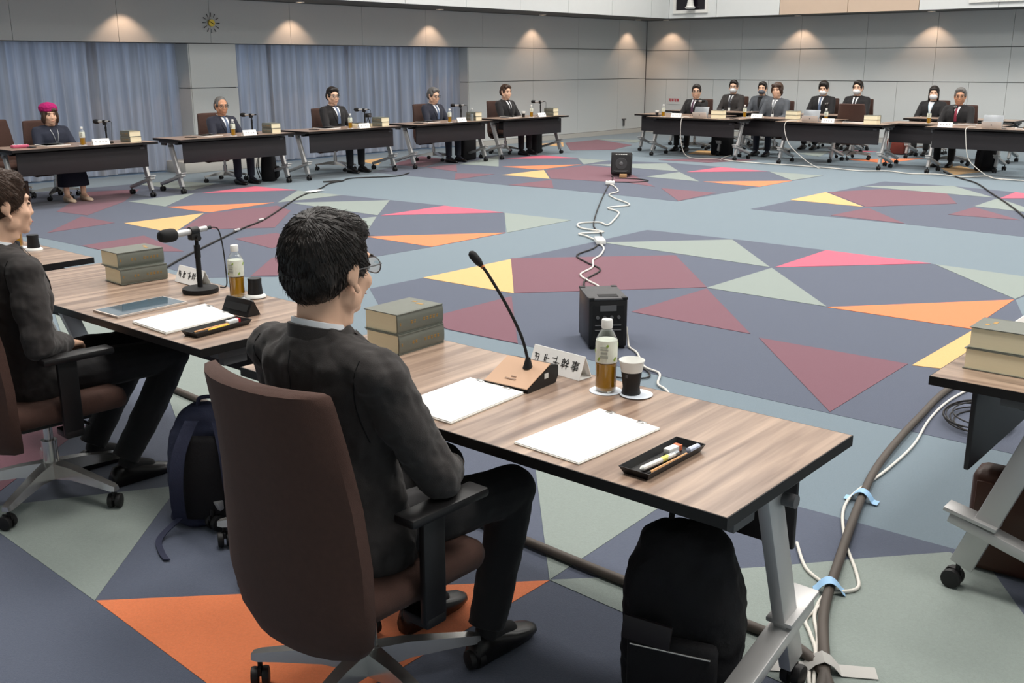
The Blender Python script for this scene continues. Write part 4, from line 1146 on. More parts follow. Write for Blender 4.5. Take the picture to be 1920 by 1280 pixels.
    if hair in ('short', 'thin', 'full'):
        g = {'short': 1.0, 'thin': 0.955, 'full': 1.07}[hair]
        H_((0, -0.022, 0.036), (0.083 * g, 0.098 * g, 0.092 * g)); H_((0, -0.058, -0.022), (0.068 * g, 0.050 * g, 0.058))
        for s in (-1, 1):
            H_((s * 0.068, 0.022, 0.018), (0.013, 0.024, 0.038)); H_((s * 0.05, -0.055, 0.0), (0.032, 0.045, 0.06))
        if hair != 'thin':
            H_((0.0, 0.036, 0.086), (0.064 * g, 0.044, 0.032 * g)); H_((-0.035, 0.056, 0.070), (0.034, 0.022, 0.020)); H_((0.03, 0.052, 0.074), (0.036, 0.024, 0.02))
    elif hair == 'wavy':
        H_((0, -0.02, 0.03), (0.090, 0.104, 0.098)); H_((0, -0.06, -0.04), (0.08, 0.055, 0.07))
        for s in (-1, 1):
            H_((s * 0.072, 0.018, 0.0), (0.022, 0.036, 0.062)); H_((s * 0.045, 0.055, 0.07), (0.04, 0.03, 0.03))
    elif hair == 'bob':
        H_((0, -0.018, 0.03), (0.092, 0.104, 0.096)); H_((0, -0.045, -0.05), (0.085, 0.062, 0.075))
        for s in (-1, 1): H_((s * 0.075, 0.025, -0.03), (0.02, 0.04, 0.075))
        H_((-0.02, 0.07, 0.05), (0.055, 0.024, 0.03))
    elif hair == 'long':
        H_((0, -0.020, 0.032), (0.084, 0.100, 0.090)); H_((0, -0.05, -0.09), (0.082, 0.050, 0.12))
        for s in (-1, 1): H_((s * 0.074, -0.004, -0.06), (0.013, 0.034, 0.10))
        H_((0, 0.066, 0.062), (0.058, 0.02, 0.026))
    hm_ = remesh(bm, 0.0045 if near else 0.009, 4, 0.008 if near else 0.006, 0.05)
    hm_.materials.append(hairm)
    ho = bpy.data.objects.new('hair', hm_); COL.objects.link(ho); ho.parent = body
    if near:   # loose strands following the head, so that the outline is not a smooth cap
        rnd = random.Random(11); bvh2 = BVHTree.FromPolygons([v.co for v in hm_.vertices], [p.vertices for p in hm_.polygons])
        bm = B(); HC = HM @ Vector((0, -0.02, 0.03)); crown = (HM.to_3x3() @ Vector((0.15, -0.55, 0.8))).normalized()
        for k in range(2600):
            v = Vector((rnd.gauss(0, 1), rnd.gauss(0, 1), rnd.gauss(0, 1))).normalized()
            r = bvh2.ray_cast(HC + v * 0.3, -v)
            if r[0] is None: continue
            p, nrm = r[0], r[1]
            d = (p - HC).normalized() - crown * 1.0; d = d - nrm * d.dot(nrm)
            if d.length < 1e-3: continue
            d = (d.normalized() + Vector((rnd.uniform(-.5, .5), rnd.uniform(-.5, .5), rnd.uniform(-.3, .3))) * 0.35).normalized()
            ln = rnd.uniform(0.018, 0.045)
            pts = [p - d * ln * 0.4 - nrm * 0.002, p + nrm * 0.0008, p + d * ln * 0.6 + nrm * rnd.uniform(-0.003, 0.0018)]
            tube(bm, pts, [0.0009, 0.0011, 0.0003], 3)
        so = obj('hair_strands', bm, hairm, ho, smooth=180); so['kind'] = 'stuff'
    if dress:
        bm = B(); H_ = lambda c, r: ell(bm, c, r, HM)
        H_((0, -0.025, 0.072), (0.104, 0.116, 0.070)); H_((0, -0.015, 0.048), (0.100, 0.112, 0.030))
        hmesh = remesh(bm, 0.008, 2, 0.012, 0.03); hmesh.materials.append(HATM)
        hat = bpy.data.objects.new('knit_hat', hmesh); COL.objects.link(hat); hat.parent = body
    body.location = loc; body.rotation_euler = (0, 0, rz); body.scale = (scale,) * 3
    return body

TIEB = mat('tie_blue_grey', (96, 112, 140), 0.6, var=0.3, scale=120)
TIEK = mat('tie_black', (30, 30, 36), 0.6)
TIER = mat('tie_red', (140, 40, 62), 0.6, var=0.2)
TIES = mat('tie_striped', (70, 72, 78), 0.6, var=0.9, scale=60)
TIEW = mat('tie_wine_blue', (84, 52, 74), 0.6, var=0.6, scale=60)
LANYK = mat('lanyard_dark', (50, 44, 46), 0.6)
LANYB = mat('lanyard_blue', (150, 184, 204), 0.6)

# foreground man and the man at the left edge
build_person((-1.925, 1.58, 0.004), 0, 'man in a black suit seen from behind in the foreground chair', 1.0, 1.0, 5, 4, 2, near=True, suit=SUITC, trousers=SUITB, hair='full', hairm=HAIRB, glasses=GREYP, knee_y=0.50, foot=-0.12, spread=0.125, bw=1.10, nk=0.035, tie=TIEK, shoe=SHOE, hs=1.09)
chair(-1.915, 1.625, 0.0, 'brown office chair of the man seen from behind in the foreground', spin=-0.094)
build_person((-3.93, 1.665, 0.004), 0, 'man in a black suit in profile, cut off by the left edge', 1.0, 0.95, 4, -10, 0, near=True, suit=SUITC, trousers=SUITB, hair='full', hairm=HAIRBR, knee_y=0.56, foot=-0.26, spread=0.12, bw=1.05, nk=0.03, tie=TIES, clasp=True, hs=1.02)
chair(-3.90, 1.715, -0.05, 'brown office chair of the man in profile at the left edge', spin=0.286)
ec = chair(-2.73, 2.07, 0.35, 'backless swivel seat pushed under the table, mostly hidden behind the foreground man', spin=math.radians(212.8))
for ch in list(ec.children):
    if ch.name.split('.')[0] == 'seat': ch.scale = (0.68, 0.68, 1)
    if ch.name.split('.')[0] in ('backrest', 'armrest'):
        for g_ in list(ch.children): bpy.data.objects.remove(g_, do_unlink=True)
        bpy.data.objects.remove(ch, do_unlink=True)

# left row
P5 = [(6.32, dict(scale=0.90, tl=0.92, hy=-8, dress=True, suit=KNITN, top=KNITN, trousers=mat('navy_skirt', (28, 30, 44), 0.9), hair='bob', hairm=HAIRBR, shirt=False, shoe=SHOEB, lanyard=TABG), 'woman in a fuzzy pink hat and navy dress behind the nearest left table', 'brown chair of the woman in the pink hat'),
      (8.88, dict(scale=0.92, tl=0.93, hy=-12, suit=SUITN, hair='thin', hairm=HAIRG, skin=SKIN2, glasses=BLACKP, tie=TIEB), 'bald grey man with dark glasses and navy suit in front of the pillar', 'brown chair of the bald grey man'),
      (10.98, dict(scale=0.97, tl=0.99, hy=-14, suit=SUITB, hair='short', glasses=True, tie=TIEB), 'black haired man with blue grey tie sitting before the drawn curtain', 'brown chair of the man before the drawn curtain'),
      (13.25, dict(scale=0.95, tl=0.95, hy=-6, hp=6, suit=SUITN, hair='short', hairm=HAIRG, glasses=BLACKP, tie=TIEB), 'grey haired man with glasses in a navy suit at the fourth left table', 'brown chair of the grey haired man in navy'),
      (15.22, dict(scale=0.96, tl=0.96, hy=-10, suit=SUITB, hair='short', hairm=HAIRBR, tie=TIEK), 'man in a black suit and dark tie before the plain wall panels', 'brown chair of the man before the plain wall panels')]
for y, kw, lb, cl in P5:
    build_person((-13.15, y, 0.004), -R90, lb, **kw)
    chair(-13.19, y, -R90, cl)
build_person((-14.35, 5.68, 0.004), -R90, 'person in black and white cut off by the left picture edge behind the pink hat', scale=0.95, suit=SUITB, tie=TIEK)
chair(-14.33, 5.68, -R90, 'brown chair of the person cut off by the left edge')
chair(-13.78, 6.02, -R90 + 0.25, 'empty brown chair turned beside the pink hat woman')
# far row
FR = [(-10.82, 18.25, dict(scale=0.95, tl=0.95, hy=26, suit=SUITB, hair='short', glasses=True, tie=TIEW), 'man with glasses and wine tie behind the silver tablet near the corner', 'chair of the man near the corner'),
      (-9.08, 18.25, dict(scale=0.97, tl=1.0, hy=8, suit=SUITG, trousers=SUITN, hair='wavy', hairm=HAIRBR, tie=TABG, lanyard=LANYK), 'wavy haired man in a grey suit with a dark lanyard', 'chair of the wavy haired man in grey'),
      (-5.76, 18.25, dict(scale=0.95, tl=0.95, hy=16, suit=SUITB, hair='short', hairm=HAIRG, skin=SKIN2, glasses=True, tie=TIER), 'grey haired man in a black suit with a red tie', 'chair of the grey haired man with the red tie'),
      (-4.16, 18.25, dict(scale=0.95, suit=SUITB, tie=TIEK), 'person at the right edge of whom only legs and shoes show', 'chair of the person cut off at the right edge')]
for x, y, kw, lb, cl in FR:
    build_person((x, y, 0.004), PI, lb, **kw)
    chair(x, y + 0.04, PI, cl)
chair(-7.50, 18.20, 0.12 , 'empty brown chair with its back to the room in the far row')
AD = [(-11.08, dict(scale=0.97, hy=20, suit=SUITC, hair='short', glasses=True, mask=MASKW, tie=TIES, lanyard=LANYK), 'aide with white mask, striped tie and glasses beside the corner', 'chair of the aide with the striped tie'),
      (-10.40, dict(scale=0.95, hy=14, suit=SUITG, shirt=KNITK, hair='short', mask=MASKG), 'aide with a dark grey mask and grey jacket', 'chair of the aide with the dark mask'),
      (-9.05, dict(scale=0.97, hy=14, hp=8, suit=SUITB, hair='full', mask=MASKW, tie=TIEB), 'young aide with thick hair, white mask and blue tie', 'chair of the young aide with the blue tie'),
      (-8.34, dict(scale=0.98, hy=6, suit=SUITB, hair='short', mask=MASKW, tie=TIEK), 'aide with white mask and black tie behind the empty chair', 'chair of the aide with the black tie'),
      (-6.86, dict(scale=0.94, tl=0.95, hy=14, suit=SUITB, hair='long', mask=MASKW, lanyard=LANYB), 'woman with long black hair and white mask in a black jacket', 'chair of the masked woman')]
for x, kw, lb, cl in AD:
    build_person((x, 20.22, 0.004), PI, lb, **kw)
    chair(x, 20.26, PI, cl)


# ------------------------------------------------------------------ items on the far tables
def put(tx, ty, rz, lx, ly):
    c, s = math.cos(rz), math.sin(rz)
    return tx + c * lx - s * ly, ty + s * lx + c * ly
ZF = 0.7225
def sheet(x, y, rz, label, w_=0.21, d=0.29, th=0.006, m=None, name='paper_sheets', cat='papers'):
    bm = B(); box(bm, (0, 0, th / 2), (w_, d, th)); box(bm, (0.006, -0.004, th * 0.75), (w_, d, th * 0.5), Matrix.Rotation(0.05, 3, 'Z'))
    return tag(obj(name, bm, m or WHITE, None, (x, y, ZF), (0, 0, rz)), label, cat, 'papers on the far tables')
def make_phone():
    e = empty('mobile_phone')
    bm = B(); box(bm, (0, 0, 0.005), (0.075, 0.15, 0.009), bev=0.003); obj('phone_body', bm, BLACKP, e)
    bm = B(); box(bm, (0, 0, 0.0098), (0.066, 0.135, 0.0006)); obj('phone_screen', bm, SCREEN, e)
    return e
who = ['pink hat woman\'s table', 'bald grey man\'s table', 'third left table before the curtain', 'fourth left table', 'last left table before the wall panels']
for i, (y, wh) in enumerate(zip(LY, who)):
    P = lambda lx, ly: put(-12.54, y, -R90, lx, ly)
    x_, y_ = P(0.58, 0.02); inst('phone', make_phone, (x_, y_, ZF), -R90 + 0.3, 'dark phone lying on the ' + wh, 'phone', 'phones on the left row')
    x_, y_ = P(0.22, -0.12); sheet(x_, y_, -R90, 'white papers in front of the sitter on the ' + wh, 0.3, 0.3, 0.01)
    x_, y_ = P(0.02 if i else 0.0, 0.20); coaster(x_, y_, ZF, 'coaster under the tea bottle on the ' + wh); bottle(x_, y_, ZF + 0.0025, 'tea bottle on the ' + wh)
    x_, y_ = P(-0.20, 0.26); p_ = plate(x_, y_, ZF, -R90, 'white name plate at the front of the ' + wh); strokes(p_, 4, 1, 0.024, 20 + i, 0.17)
    x_, y_ = P(-0.37, 0.10); mc = mic(x_, y_, ZF, -R90 + (0.5 if i == 3 else 0.3), 'desk microphone on the ' + wh)
    x_, y_ = P(-0.70, 0.10)
    book(x_, y_, ZF, -R90 + 0.03, 'lower book at the right end of the ' + wh); book(x_, y_, ZF + 0.0705, -R90 - 0.02, 'upper book at the right end of the ' + wh)
e = empty('pencil_case', (-12.55, 5.62, ZF), -R90, 'pink pencil case on the pink hat woman\'s table', 'pencil case')
bm = B(); box(bm, (0, 0, 0.018), (0.2, 0.09, 0.035), bev=0.015); obj('case_body', bm, mat('pink_cloth', (196, 92, 120), 0.8), e)
bm = B(); tube(bm, [(-0.09, 0, 0.037), (0.09, 0, 0.037)], 0.003, 6); obj('zip', bm, CHROME, e)
x_, y_ = put(-12.54, LY[2], -R90, -0.50, -0.15); sheet(x_, y_, -R90, 'small pile of papers beside the books on the third left table', 0.22, 0.3, 0.045, BOOKP, 'paper_pile')
e = empty('small_camera', (-12.75, LY[2] + 0.72, ZF), 0, 'small black camera behind the books of the third left table', 'camera')
bm = B(); box(bm, (0, 0, 0.16), (0.05, 0.1, 0.065), bev=0.008); obj('camera_body', bm, BLACKP, e)
bm = B(); cyl(bm, (0.035, 0, 0.16), 0.022, 0.03, 16, 'X'); obj('camera_lens', bm, GREYP, e)
bm = B(); 
for k in range(3): tube(bm, [(0, 0, 0.13), (0.05 * math.cos(2.1 * k), 0.05 * math.sin(2.1 * k), 0.004)], 0.005, 6)
obj('mini_tripod', bm, BLACKP, e)
def make_wbottle():
    e = empty('water_bottle')
    bm = B(); lathe(bm, [(0.028, 0.0), (0.031, 0.01), (0.030, 0.10), (0.031, 0.15), (0.014, 0.195), (0.013, 0.2)], 20); obj('bottle_body', bm, PET, e, smooth=60)
    bm = B(); lathe(bm, [(0.027, 0.002), (0.0295, 0.012), (0.0285, 0.1), (0.028, 0.12)], 20); obj('water', bm, mat('water', (214, 222, 226), 0.1, trans=0.6), e, smooth=60)
    bm = B(); lathe(bm, [(0.0155, 0.197), (0.0155, 0.218)], 16); obj('bottle_cap', bm, WHITEP, e)
    return e
x_, y_ = put(-12.54, LY[3], -R90, -0.54, 0.2); inst('wbottle', make_wbottle, (x_, y_, ZF), 0, 'clear water bottle beside the microphone on the fourth left table', 'bottle')
x_, y_ = put(-12.54, LY[4], -R90, 0.13, 0.10); cup_thing(x_, y_, ZF, 'black cup beside the tea bottle on the last left table')

def make_kick():
    e = empty('standing_tablet')           # back of the tablet faces -y when rz = 0
    r_ = Matrix.Rotation(0.32, 3, 'X')
    bm = B(); box(bm, (0, 0.03, 0.10), (0.29, 0.009, 0.20), Matrix.Rotation(-0.30, 3, 'X'), 0.003); tb = obj('tablet_body', bm, TABG, e)
    bm = B(); box(bm, (0, -0.03, 0.052), (0.285, 0.006, 0.11), Matrix.Rotation(0.32, 3, 'X'), 0.002); ks = obj('kickstand', bm, TABL, e)
    bm = B(); box(bm, (0, 0.14, 0.004), (0.29, 0.2, 0.006)); obj('keyboard', bm, GREYP, e)
    bm = B(); box(bm, (0, -0.0345, 0.055), (0.016, 0.002, 0.016), Matrix.Rotation(0.32, 3, 'X')); obj('logo_mark', bm, GREYP, ks)
    return e
def kick(x, y, label): return inst('kick', make_kick, (x, y, ZF), 0.0, label, 'tablet', 'standing tablets of the far row')
FI = [('near the corner', -10.5, 16.72, -10.24, 16.58, None), ]
def fbottle(x, y, lb): coaster(x, y, ZF, 'coaster under the tea bottle ' + lb); bottle(x, y, ZF + 0.0025, 'tea bottle ' + lb)
def fplate(x, y, lb, sd): strokes(plate(x, y, ZF, PI, 'white name plate ' + lb), 4, 1, 0.024, sd, 0.17)
def fbooks(x, y, lb):
    book(x, y, ZF, R90, 'lower thick book ' + lb); book(x, y, ZF + 0.0705, R90 + 0.03, 'upper thick book ' + lb)
fbottle(-10.52, 16.62, 'at the corner end of the far row'); fplate(-10.22, 16.6, 'at the corner end of the far row', 40); kick(-9.72, 16.60, 'silver tablet on its stand before the man near the corner'); fbooks(-9.42, 16.72, 'beside the silver tablet near the corner')
cup_thing(-10.72, 16.72, ZF, 'black cup at the corner end of the far row')
mic(-10.25, 17.35, ZF, PI - 0.4, 'desk microphone of the man near the corner')
sheet(-9.1, 17.45, 0.1, 'white papers before the aide table and corner man', 0.3, 0.2, 0.012)
inst('phone', make_phone, (-9.05, 16.62, ZF), 1.3, 'dark phone at the right end of the corner front table', 'phone')
fbottle(-9.22, 17.32, 'of the wavy haired man in grey'); fplate(-8.96, 17.30, 'of the wavy haired man in grey', 41); fbooks(-8.28, 17.34, 'right of the wavy haired man')
kick(-7.62, 16.62, 'silver tablet on its stand left of the empty far chair'); fbottle(-7.42, 16.78, 'left of the empty far chair'); fplate(-7.28, 16.56, 'before the empty far chair', 42); fbooks(-6.58, 16.66, 'right of the empty far chair')
sheet(-6.95, 16.85, 0.2, 'white papers before the empty far chair', 0.34, 0.22, 0.02)
mic(-7.78, 17.55, ZF, PI + 0.2, 'desk microphone beside the empty far chair')
fbottle(-5.92, 17.36, 'of the grey haired man with the red tie'); fplate(-5.40, 16.6, 'of the grey haired man with the red tie', 43); kick(-4.72, 16.60, 'silver tablet on its stand before the red tie man')
sheet(-5.35, 17.4, 0.1, 'white papers of the grey haired man with the red tie', 0.32, 0.2, 0.012)
mic(-5.6, 17.55, ZF, PI + 0.1, 'desk microphone of the red tie man')
fbottle(-4.26, 16.66, 'at the right picture edge of the far row'); sheet(-4.3, 16.9, 0.0, 'white papers at the right picture edge', 0.3, 0.2, 0.012)

# ------------------------------------------------------------------ bags
def backpack(name, x, y, rz, w_, d, h, m, label, cat='backpack', lean=0.0, pocket=True, straps=True, near=False):
    e = empty(name, (x, y, 0.004), rz, label, cat)
    bm = B()
    prof = [(0.0, 0.90, 0.86), (0.03, 1.0, 1.0), (0.25, 1.02, 1.05), (0.55, 1.0, 1.0), (0.78, 0.92, 0.88), (0.92, 0.74, 0.68), (0.985, 0.5, 0.42), (1.0, 0.25, 0.2)]
    rings = []
    for t, a, b_ in prof:
        rings.append([Vector((p.x, p.y - math.tan(lean) * t * h, p.z)) for p in ering(0, t * h, w_ / 2 * a, d / 2 * b_, 24, 3.0)])
    loft(bm, rings)
    if near:
        me = remesh2(bm, 0.009)
        me.materials.append(m); o_ = bpy.data.objects.new('bag_body', me); COL.objects.link(o_); o_.parent = e
    else: obj('bag_body', bm, m, e, smooth=60)
    if pocket:
        bm = B(); box(bm, (0, -d / 2 - 0.012 - math.tan(lean) * 0.25 * h, h * 0.27), (w_ * 0.74, 0.05, h * 0.36), bev=0.018); pk = obj('front_pocket', bm, m, e, smooth=60)
        bm = B(); tube(bm, [(-w_ * 0.33, -d / 2 - 0.040, h * 0.40), (w_ * 0.33, -d / 2 - 0.040, h * 0.40)], 0.003, 6); obj('zip', bm, CHROME if near else BLACKP, pk)
    bm = B(); tube(bm, [Vector((p[0], p[1] - math.tan(lean) * h, p[2])) for p in spline([(-0.05, 0.02, h * 0.97), (-0.04, 0.025, h + 0.03), (0.04, 0.025, h + 0.03), (0.05, 0.02, h * 0.97)], 5)], 0.008, 8); obj('carry_loop', bm, m, e)
    if straps:
        for s in (-1, 1):
            bm = B()
            pts = spline([(s * 0.05, d / 2 - 0.03, h * 0.93), (s * 0.085, d / 2 + 0.03, h * 0.7), (s * 0.10, d / 2 + 0.05, h * 0.4), (s * 0.11, d / 2 + 0.01, h * 0.1)], 5)
            rings = [[p + Vector((-0.025, 0, 0)), p + Vector((0.025, 0, 0)), p + Vector((0.025, 0.008, 0)), p + Vector((-0.025, 0.008, 0))] for p in pts]
            loft(bm, rings); obj('shoulder_strap', bm, m, e, smooth=60)
    return e
def remesh2(bm, v): return remesh(bm, v, 2, 0.03, 0.09)
bb = backpack('backpack', -1.27, 2.20, 0.30, 0.325, 0.21, 0.50, BLACKB, 'black backpack standing under the foreground table by its leg', near=True)
bm = B(); box(bm, (-0.06, -0.155, 0.25), (0.13, 0.012, 0.07), Matrix.Rotation(0.1, 3, 'Y'), 0.004); obj('pocket_flap', bm, mat('leather_patch', (38, 32, 34), 0.5), bb)
nbk = backpack('backpack', -3.21, 2.02, -2.45, 0.36, 0.20, 0.45, NAVYB, 'navy backpack leaning beside the left man, straps towards us', near=True, lean=0.08)
bm = B(); box(bm, (0, 0.088, 0.20), (0.20, 0.045, 0.33), bev=0.02); obj('mesh_back_panel', bm, BLACKB, nbk, smooth=60)
bm = B(); pts = spline([(0.11, 0.12, 0.05), (0.16, 0.2, 0.008), (0.12, 0.3, 0.004), (0.08, 0.36, 0.004)], 5)
loft(bm, [[p + Vector((-0.012, 0, 0)), p + Vector((0.012, 0, 0)), p + Vector((0.012, 0, 0.004)), p + Vector((-0.012, 0, 0.004))] for p in pts]); obj('strap_end', bm, NAVYB, nbk)
backpack('backpack', -12.78, 9.36, 2.4, 0.30, 0.22, 0.46, BLACKB, 'black backpack under the right end of the bald grey man\'s table')
def briefcase(x, y, rz, w_, d, h, m, label, lean=0.0, name='briefcase', cat='bag'):
    e = empty(name, (x, y, 0.004), rz, label, cat)
    bm = B(); box(bm, (0, 0, h / 2), (w_, d, h), bev=min(0.03, d * 0.25)); obj('bag_body', bm, m, e, smooth=60)
    bm = B(); box(bm, (0, -d / 2 - 0.003, h * 0.66), (w_ * 0.92, 0.012, h * 0.5), bev=0.004); fl = obj('bag_flap', bm, m, e)
    bm = B(); box(bm, (0, -d / 2 - 0.012, h * 0.46), (0.03, 0.008, 0.04), bev=0.002); obj('clasp', bm, BRASS, fl)
    bm = B(); tube(bm, spline([(-0.07, 0, h - 0.01), (-0.065, 0, h + 0.05), (0.065, 0, h + 0.05), (0.07, 0, h - 0.01)], 6), 0.008, 8); obj('bag_handle', bm, m, e)
    return e
briefcase(-12.82, 13.72, -R90, 0.34, 0.2, 0.44, BLACKB, 'tall black document bag under the fourth left table')
briefcase(-12.78, 15.62, -R90 + 0.3, 0.32, 0.2, 0.44, BLACKB, 'black shoulder bag under the last left table')
briefcase(-0.66, 3.53, 0.06, 0.52, 0.13, 0.36, LEATHB, 'large brown leather briefcase under the right edge table')
briefcase(-9.72, 17.45, PI, 0.4, 0.18, 0.36, BLACKB, 'black bag under the tables near the room corner')
briefcase(-7.28, 19.75, PI, 0.34, 0.2, 0.28, REDBR, 'oxblood handbag on the floor beside the masked woman')
backpack('backpack', -5.02, 17.55, PI + 0.4, 0.32, 0.2, 0.42, BLACKB, 'black backpack under the red tie man\'s table')
bm = B(); box(bm, (0, 0, 0.16), (0.3, 0.04, 0.32), bev=0.006)
e = empty('brown_board', (-12.72, 5.62, 0.004), 0.3, 'brown board leaning under the pink hat woman\'s table', 'board'); obj('board_panel', bm, LEATHB, e)
bm = B(); box(bm, (0.1, -0.024, 0.22), (0.05, 0.006, 0.03)); obj('board_tag', bm, GOLD, e)

# ------------------------------------------------------------------ loudspeakers on the floor
GRILL = mat('speaker_grille', (34, 34, 36), 0.7, var=0.4, scale=300)
sp = empty('floor_loudspeaker', (-3.60, 5.07, 0.004), 0.81, 'black floor loudspeaker behind the foreground tea bottle, rear panel facing us', 'loudspeaker')
SW, SD, SH = 0.235, 0.36, 0.29
bm = B(); box(bm, (0, 0, SH / 2 + 0.015), (SW, SD, SH), bev=0.008); obj('cabinet', bm, BLACKP, sp)
bm = B(); box(bm, (0.0, 0, SH + 0.02), (SW + 0.004, SD + 0.004, 0.012), bev=0.003); tpp = obj('top_panel', bm, mat('speaker_top', (74, 74, 76), 0.6), sp)
bm = B(); box(bm, (0.01, -SD / 2 + 0.075, SH + 0.0265), (0.12, 0.07, 0.003)); obj('handle_recess', bm, BLACKM, tpp)
for sx in (-1, 1):
    for sy in (-1, 1):
        bm = B(); box(bm, (sx * (SW / 2 - 0.016), sy * (SD / 2 - 0.016), SH + 0.022), (0.036, 0.036, 0.018), bev=0.004); obj('corner_guard', bm, BLACKP, sp)
        bm = B(); box(bm, (sx * 0.095, sy * 0.155, 0.009), (0.03, 0.03, 0.018), bev=0.004); obj('rubber_foot', bm, RUBBER, sp)
bm = B(); box(bm, (0, -SD / 2 - 0.001, 0.16), (0.19, 0.004, 0.22)); ap = obj('amplifier_panel', bm, BLACKM, sp)
bm = B(); box(bm, (0.0, -SD / 2 - 0.004, 0.255), (0.1, 0.004, 0.035)); obj('rating_plate', bm, GREYP, ap)
for k in range(4):
    bm = B(); cyl(bm, (-0.065 + 0.043 * k, -SD / 2 - 0.008, 0.2), 0.010, 0.014, 12, 'Y'); obj('control_knob', bm, GREYP, ap)
for zz in (0.15, 0.12):
    bm = B(); tube(bm, [(-0.08, -SD / 2 - 0.006, zz), (0.08, -SD / 2 - 0.006, zz)], 0.004, 6); obj('cooling_fin', bm, GREYP, ap)
sp2 = empty('floor_loudspeaker', (-9.06, 13.18, 0.0), 0.55, 'black floor loudspeaker tilted on a wooden block in mid room', 'loudspeaker')
sp2.scale = (0.86, 0.86, 0.86)
tl_ = Matrix.Rotation(0.16, 4, 'X')
def tilt(bm):
    bmesh.ops.transform(bm, matrix=Matrix.Translation((0, 0.16, 0.008)) @ Matrix.Rotation(-0.16, 4, 'X') @ Matrix.Translation((0, -0.16, 0)), verts=bm.verts[:]); return bm
bm = B(); box(bm, (0, 0, 0.19), (0.36, 0.32, 0.38), bev=0.01); obj('cabinet', tilt(bm), BLACKP, sp2)
bm = B(); box(bm, (0, -0.163, 0.18), (0.32, 0.01, 0.30)); gr_ = obj('grille', tilt(bm), GRILL, sp2)
bm = B(); tube(bm, [(0, -0.168, 0.18), (0, -0.172, 0.18)], [0.105, 0.10], 28); obj('speaker_cone', tilt(bm), mat('cone_grey', (54, 54, 56), 0.5), gr_)
bm = B(); ell(bm, (0.0, -0.172, 0.18), (0.035, 0.012, 0.035)); obj('dust_cap', tilt(bm), GREYP, gr_)
bm = B()
for k in range(7): box(bm, (-0.09 + 0.03 * k, -0.1645, 0.345), (0.02, 0.004, 0.016))
obj('brand_lettering', tilt(bm), WHITEP, sp2)
bm = B(); box(bm, (0, -0.169, 0.06), (0.26, 0.003, 0.006)); box(bm, (0, -0.169, 0.045), (0.2, 0.003, 0.006)); obj('panel_print', tilt(bm), GREYP, sp2)
bm = B(); box(bm, (0, 0, 0.028), (0.11, 0.06, 0.05), bev=0.003)
tag(obj('wood_block', bm, TANW, None, (-8.93, 13.04, 0.003), (0, 0, 0.55)), 'small wooden block propping up the tilted loudspeaker', 'wood block')

# ------------------------------------------------------------------ cables and tape on the floor
def cable(name, pts, r, m, label, cat='cable', k=6, z=None):
    bm = B(); P = [Vector((p[0], p[1], p[2] if len(p) > 2 else r + 0.004)) for p in pts]
    tube(bm, spline(P, k), r, 8)
    return tag(obj(name, bm, m, smooth=60), label, cat)
cable('cable_cover', [(-4.9, 2.78), (-3.6, 2.70), (-2.8, 2.64), (-2.12, 2.60), (-1.65, 2.585), (-1.25, 2.60), (-1.08, 2.57), (-0.96, 2.47), (-0.9, 2.3)], 0.017, CABT, 'thick brown cable cover running under the near tables')
cable('cable_cover', [(-0.93, 2.30), (-0.985, 2.50), (-1.13, 2.82), (-1.24, 3.19), (-1.38, 3.71), (-1.48, 4.17), (-1.56, 4.86), (-1.60, 5.6), (-1.5, 7.2), (-1.45, 9.0)], 0.017, CABT, 'thick brown cable cover curving away past the right table')
cable('white_cable', [(-1.42, 3.24), (-1.31, 3.08), (-1.2, 3.0), (-1.165, 2.9), (-1.165, 2.77), (-1.12, 2.70), (-1.06, 2.61), (-1.03, 2.50), (-0.97, 2.38)], 0.0062, CABW, 'cream cable looping on the floor by the foreground table leg')
cable('white_cable', [(-1.52, 5.6), (-1.545, 5.25), (-1.52, 4.89), (-1.455, 4.5), (-1.435, 4.14), (-1.43, 3.71, 0.012), (-1.31, 3.4), (-1.165, 3.16), (-1.12, 3.05), (-1.18, 2.95, 0.012), (-1.155, 2.81), (-1.09, 2.69), (-1.035, 2.55), (-0.98, 2.42)], 0.0062, CABW, 'white cable taped along the brown cable cover')
cable('white_cable', [(-3.44, 5.10, 0.12), (-3.42, 5.09, 0.05), (-3.38, 5.05), (-3.27, 4.97), (-3.08, 4.76), (-2.94, 4.70), (-2.84, 4.53), (-2.73, 4.45), (-2.5, 4.2)], 0.0068, CABW, 'white cable leading from the near loudspeaker to the foreground table')
cable('black_cable', [(-3.30, 4.80), (-3.05, 4.72), (-2.95, 4.60), (-3.05, 4.5), (-3.2, 4.5)], 0.005, CABB, 'short black cable loop behind the paper cup')
cable('white_cable', [(-3.78, 5.25, 0.06), (-4.1, 5.7), (-4.51, 6.23), (-4.56, 6.36), (-4.76, 6.49), (-4.95, 6.65), (-5.05, 6.95), (-5.24, 7.22), (-5.33, 7.45), (-5.51, 7.76), (-5.68, 7.94)], 0.0085, CABW, 'curly white power cable between near loudspeaker and adaptor')
cable('white_cable', [(-5.78, 8.05), (-6.05, 8.22), (-6.2, 8.3), (-6.08, 8.55), (-6.4, 8.6), (-6.62, 8.85), (-6.5, 9.05), (-6.32, 8.95), (-6.45, 9.25), (-6.78, 9.83), (-7.1, 10.07), (-7.05, 10.45), (-7.55, 10.85), (-7.85, 11.15), (-7.95, 11.5), (-8.36, 11.98), (-8.47, 12.06)], 0.0095, CABW, 'curly white power cable running on towards the tilted loudspeaker')
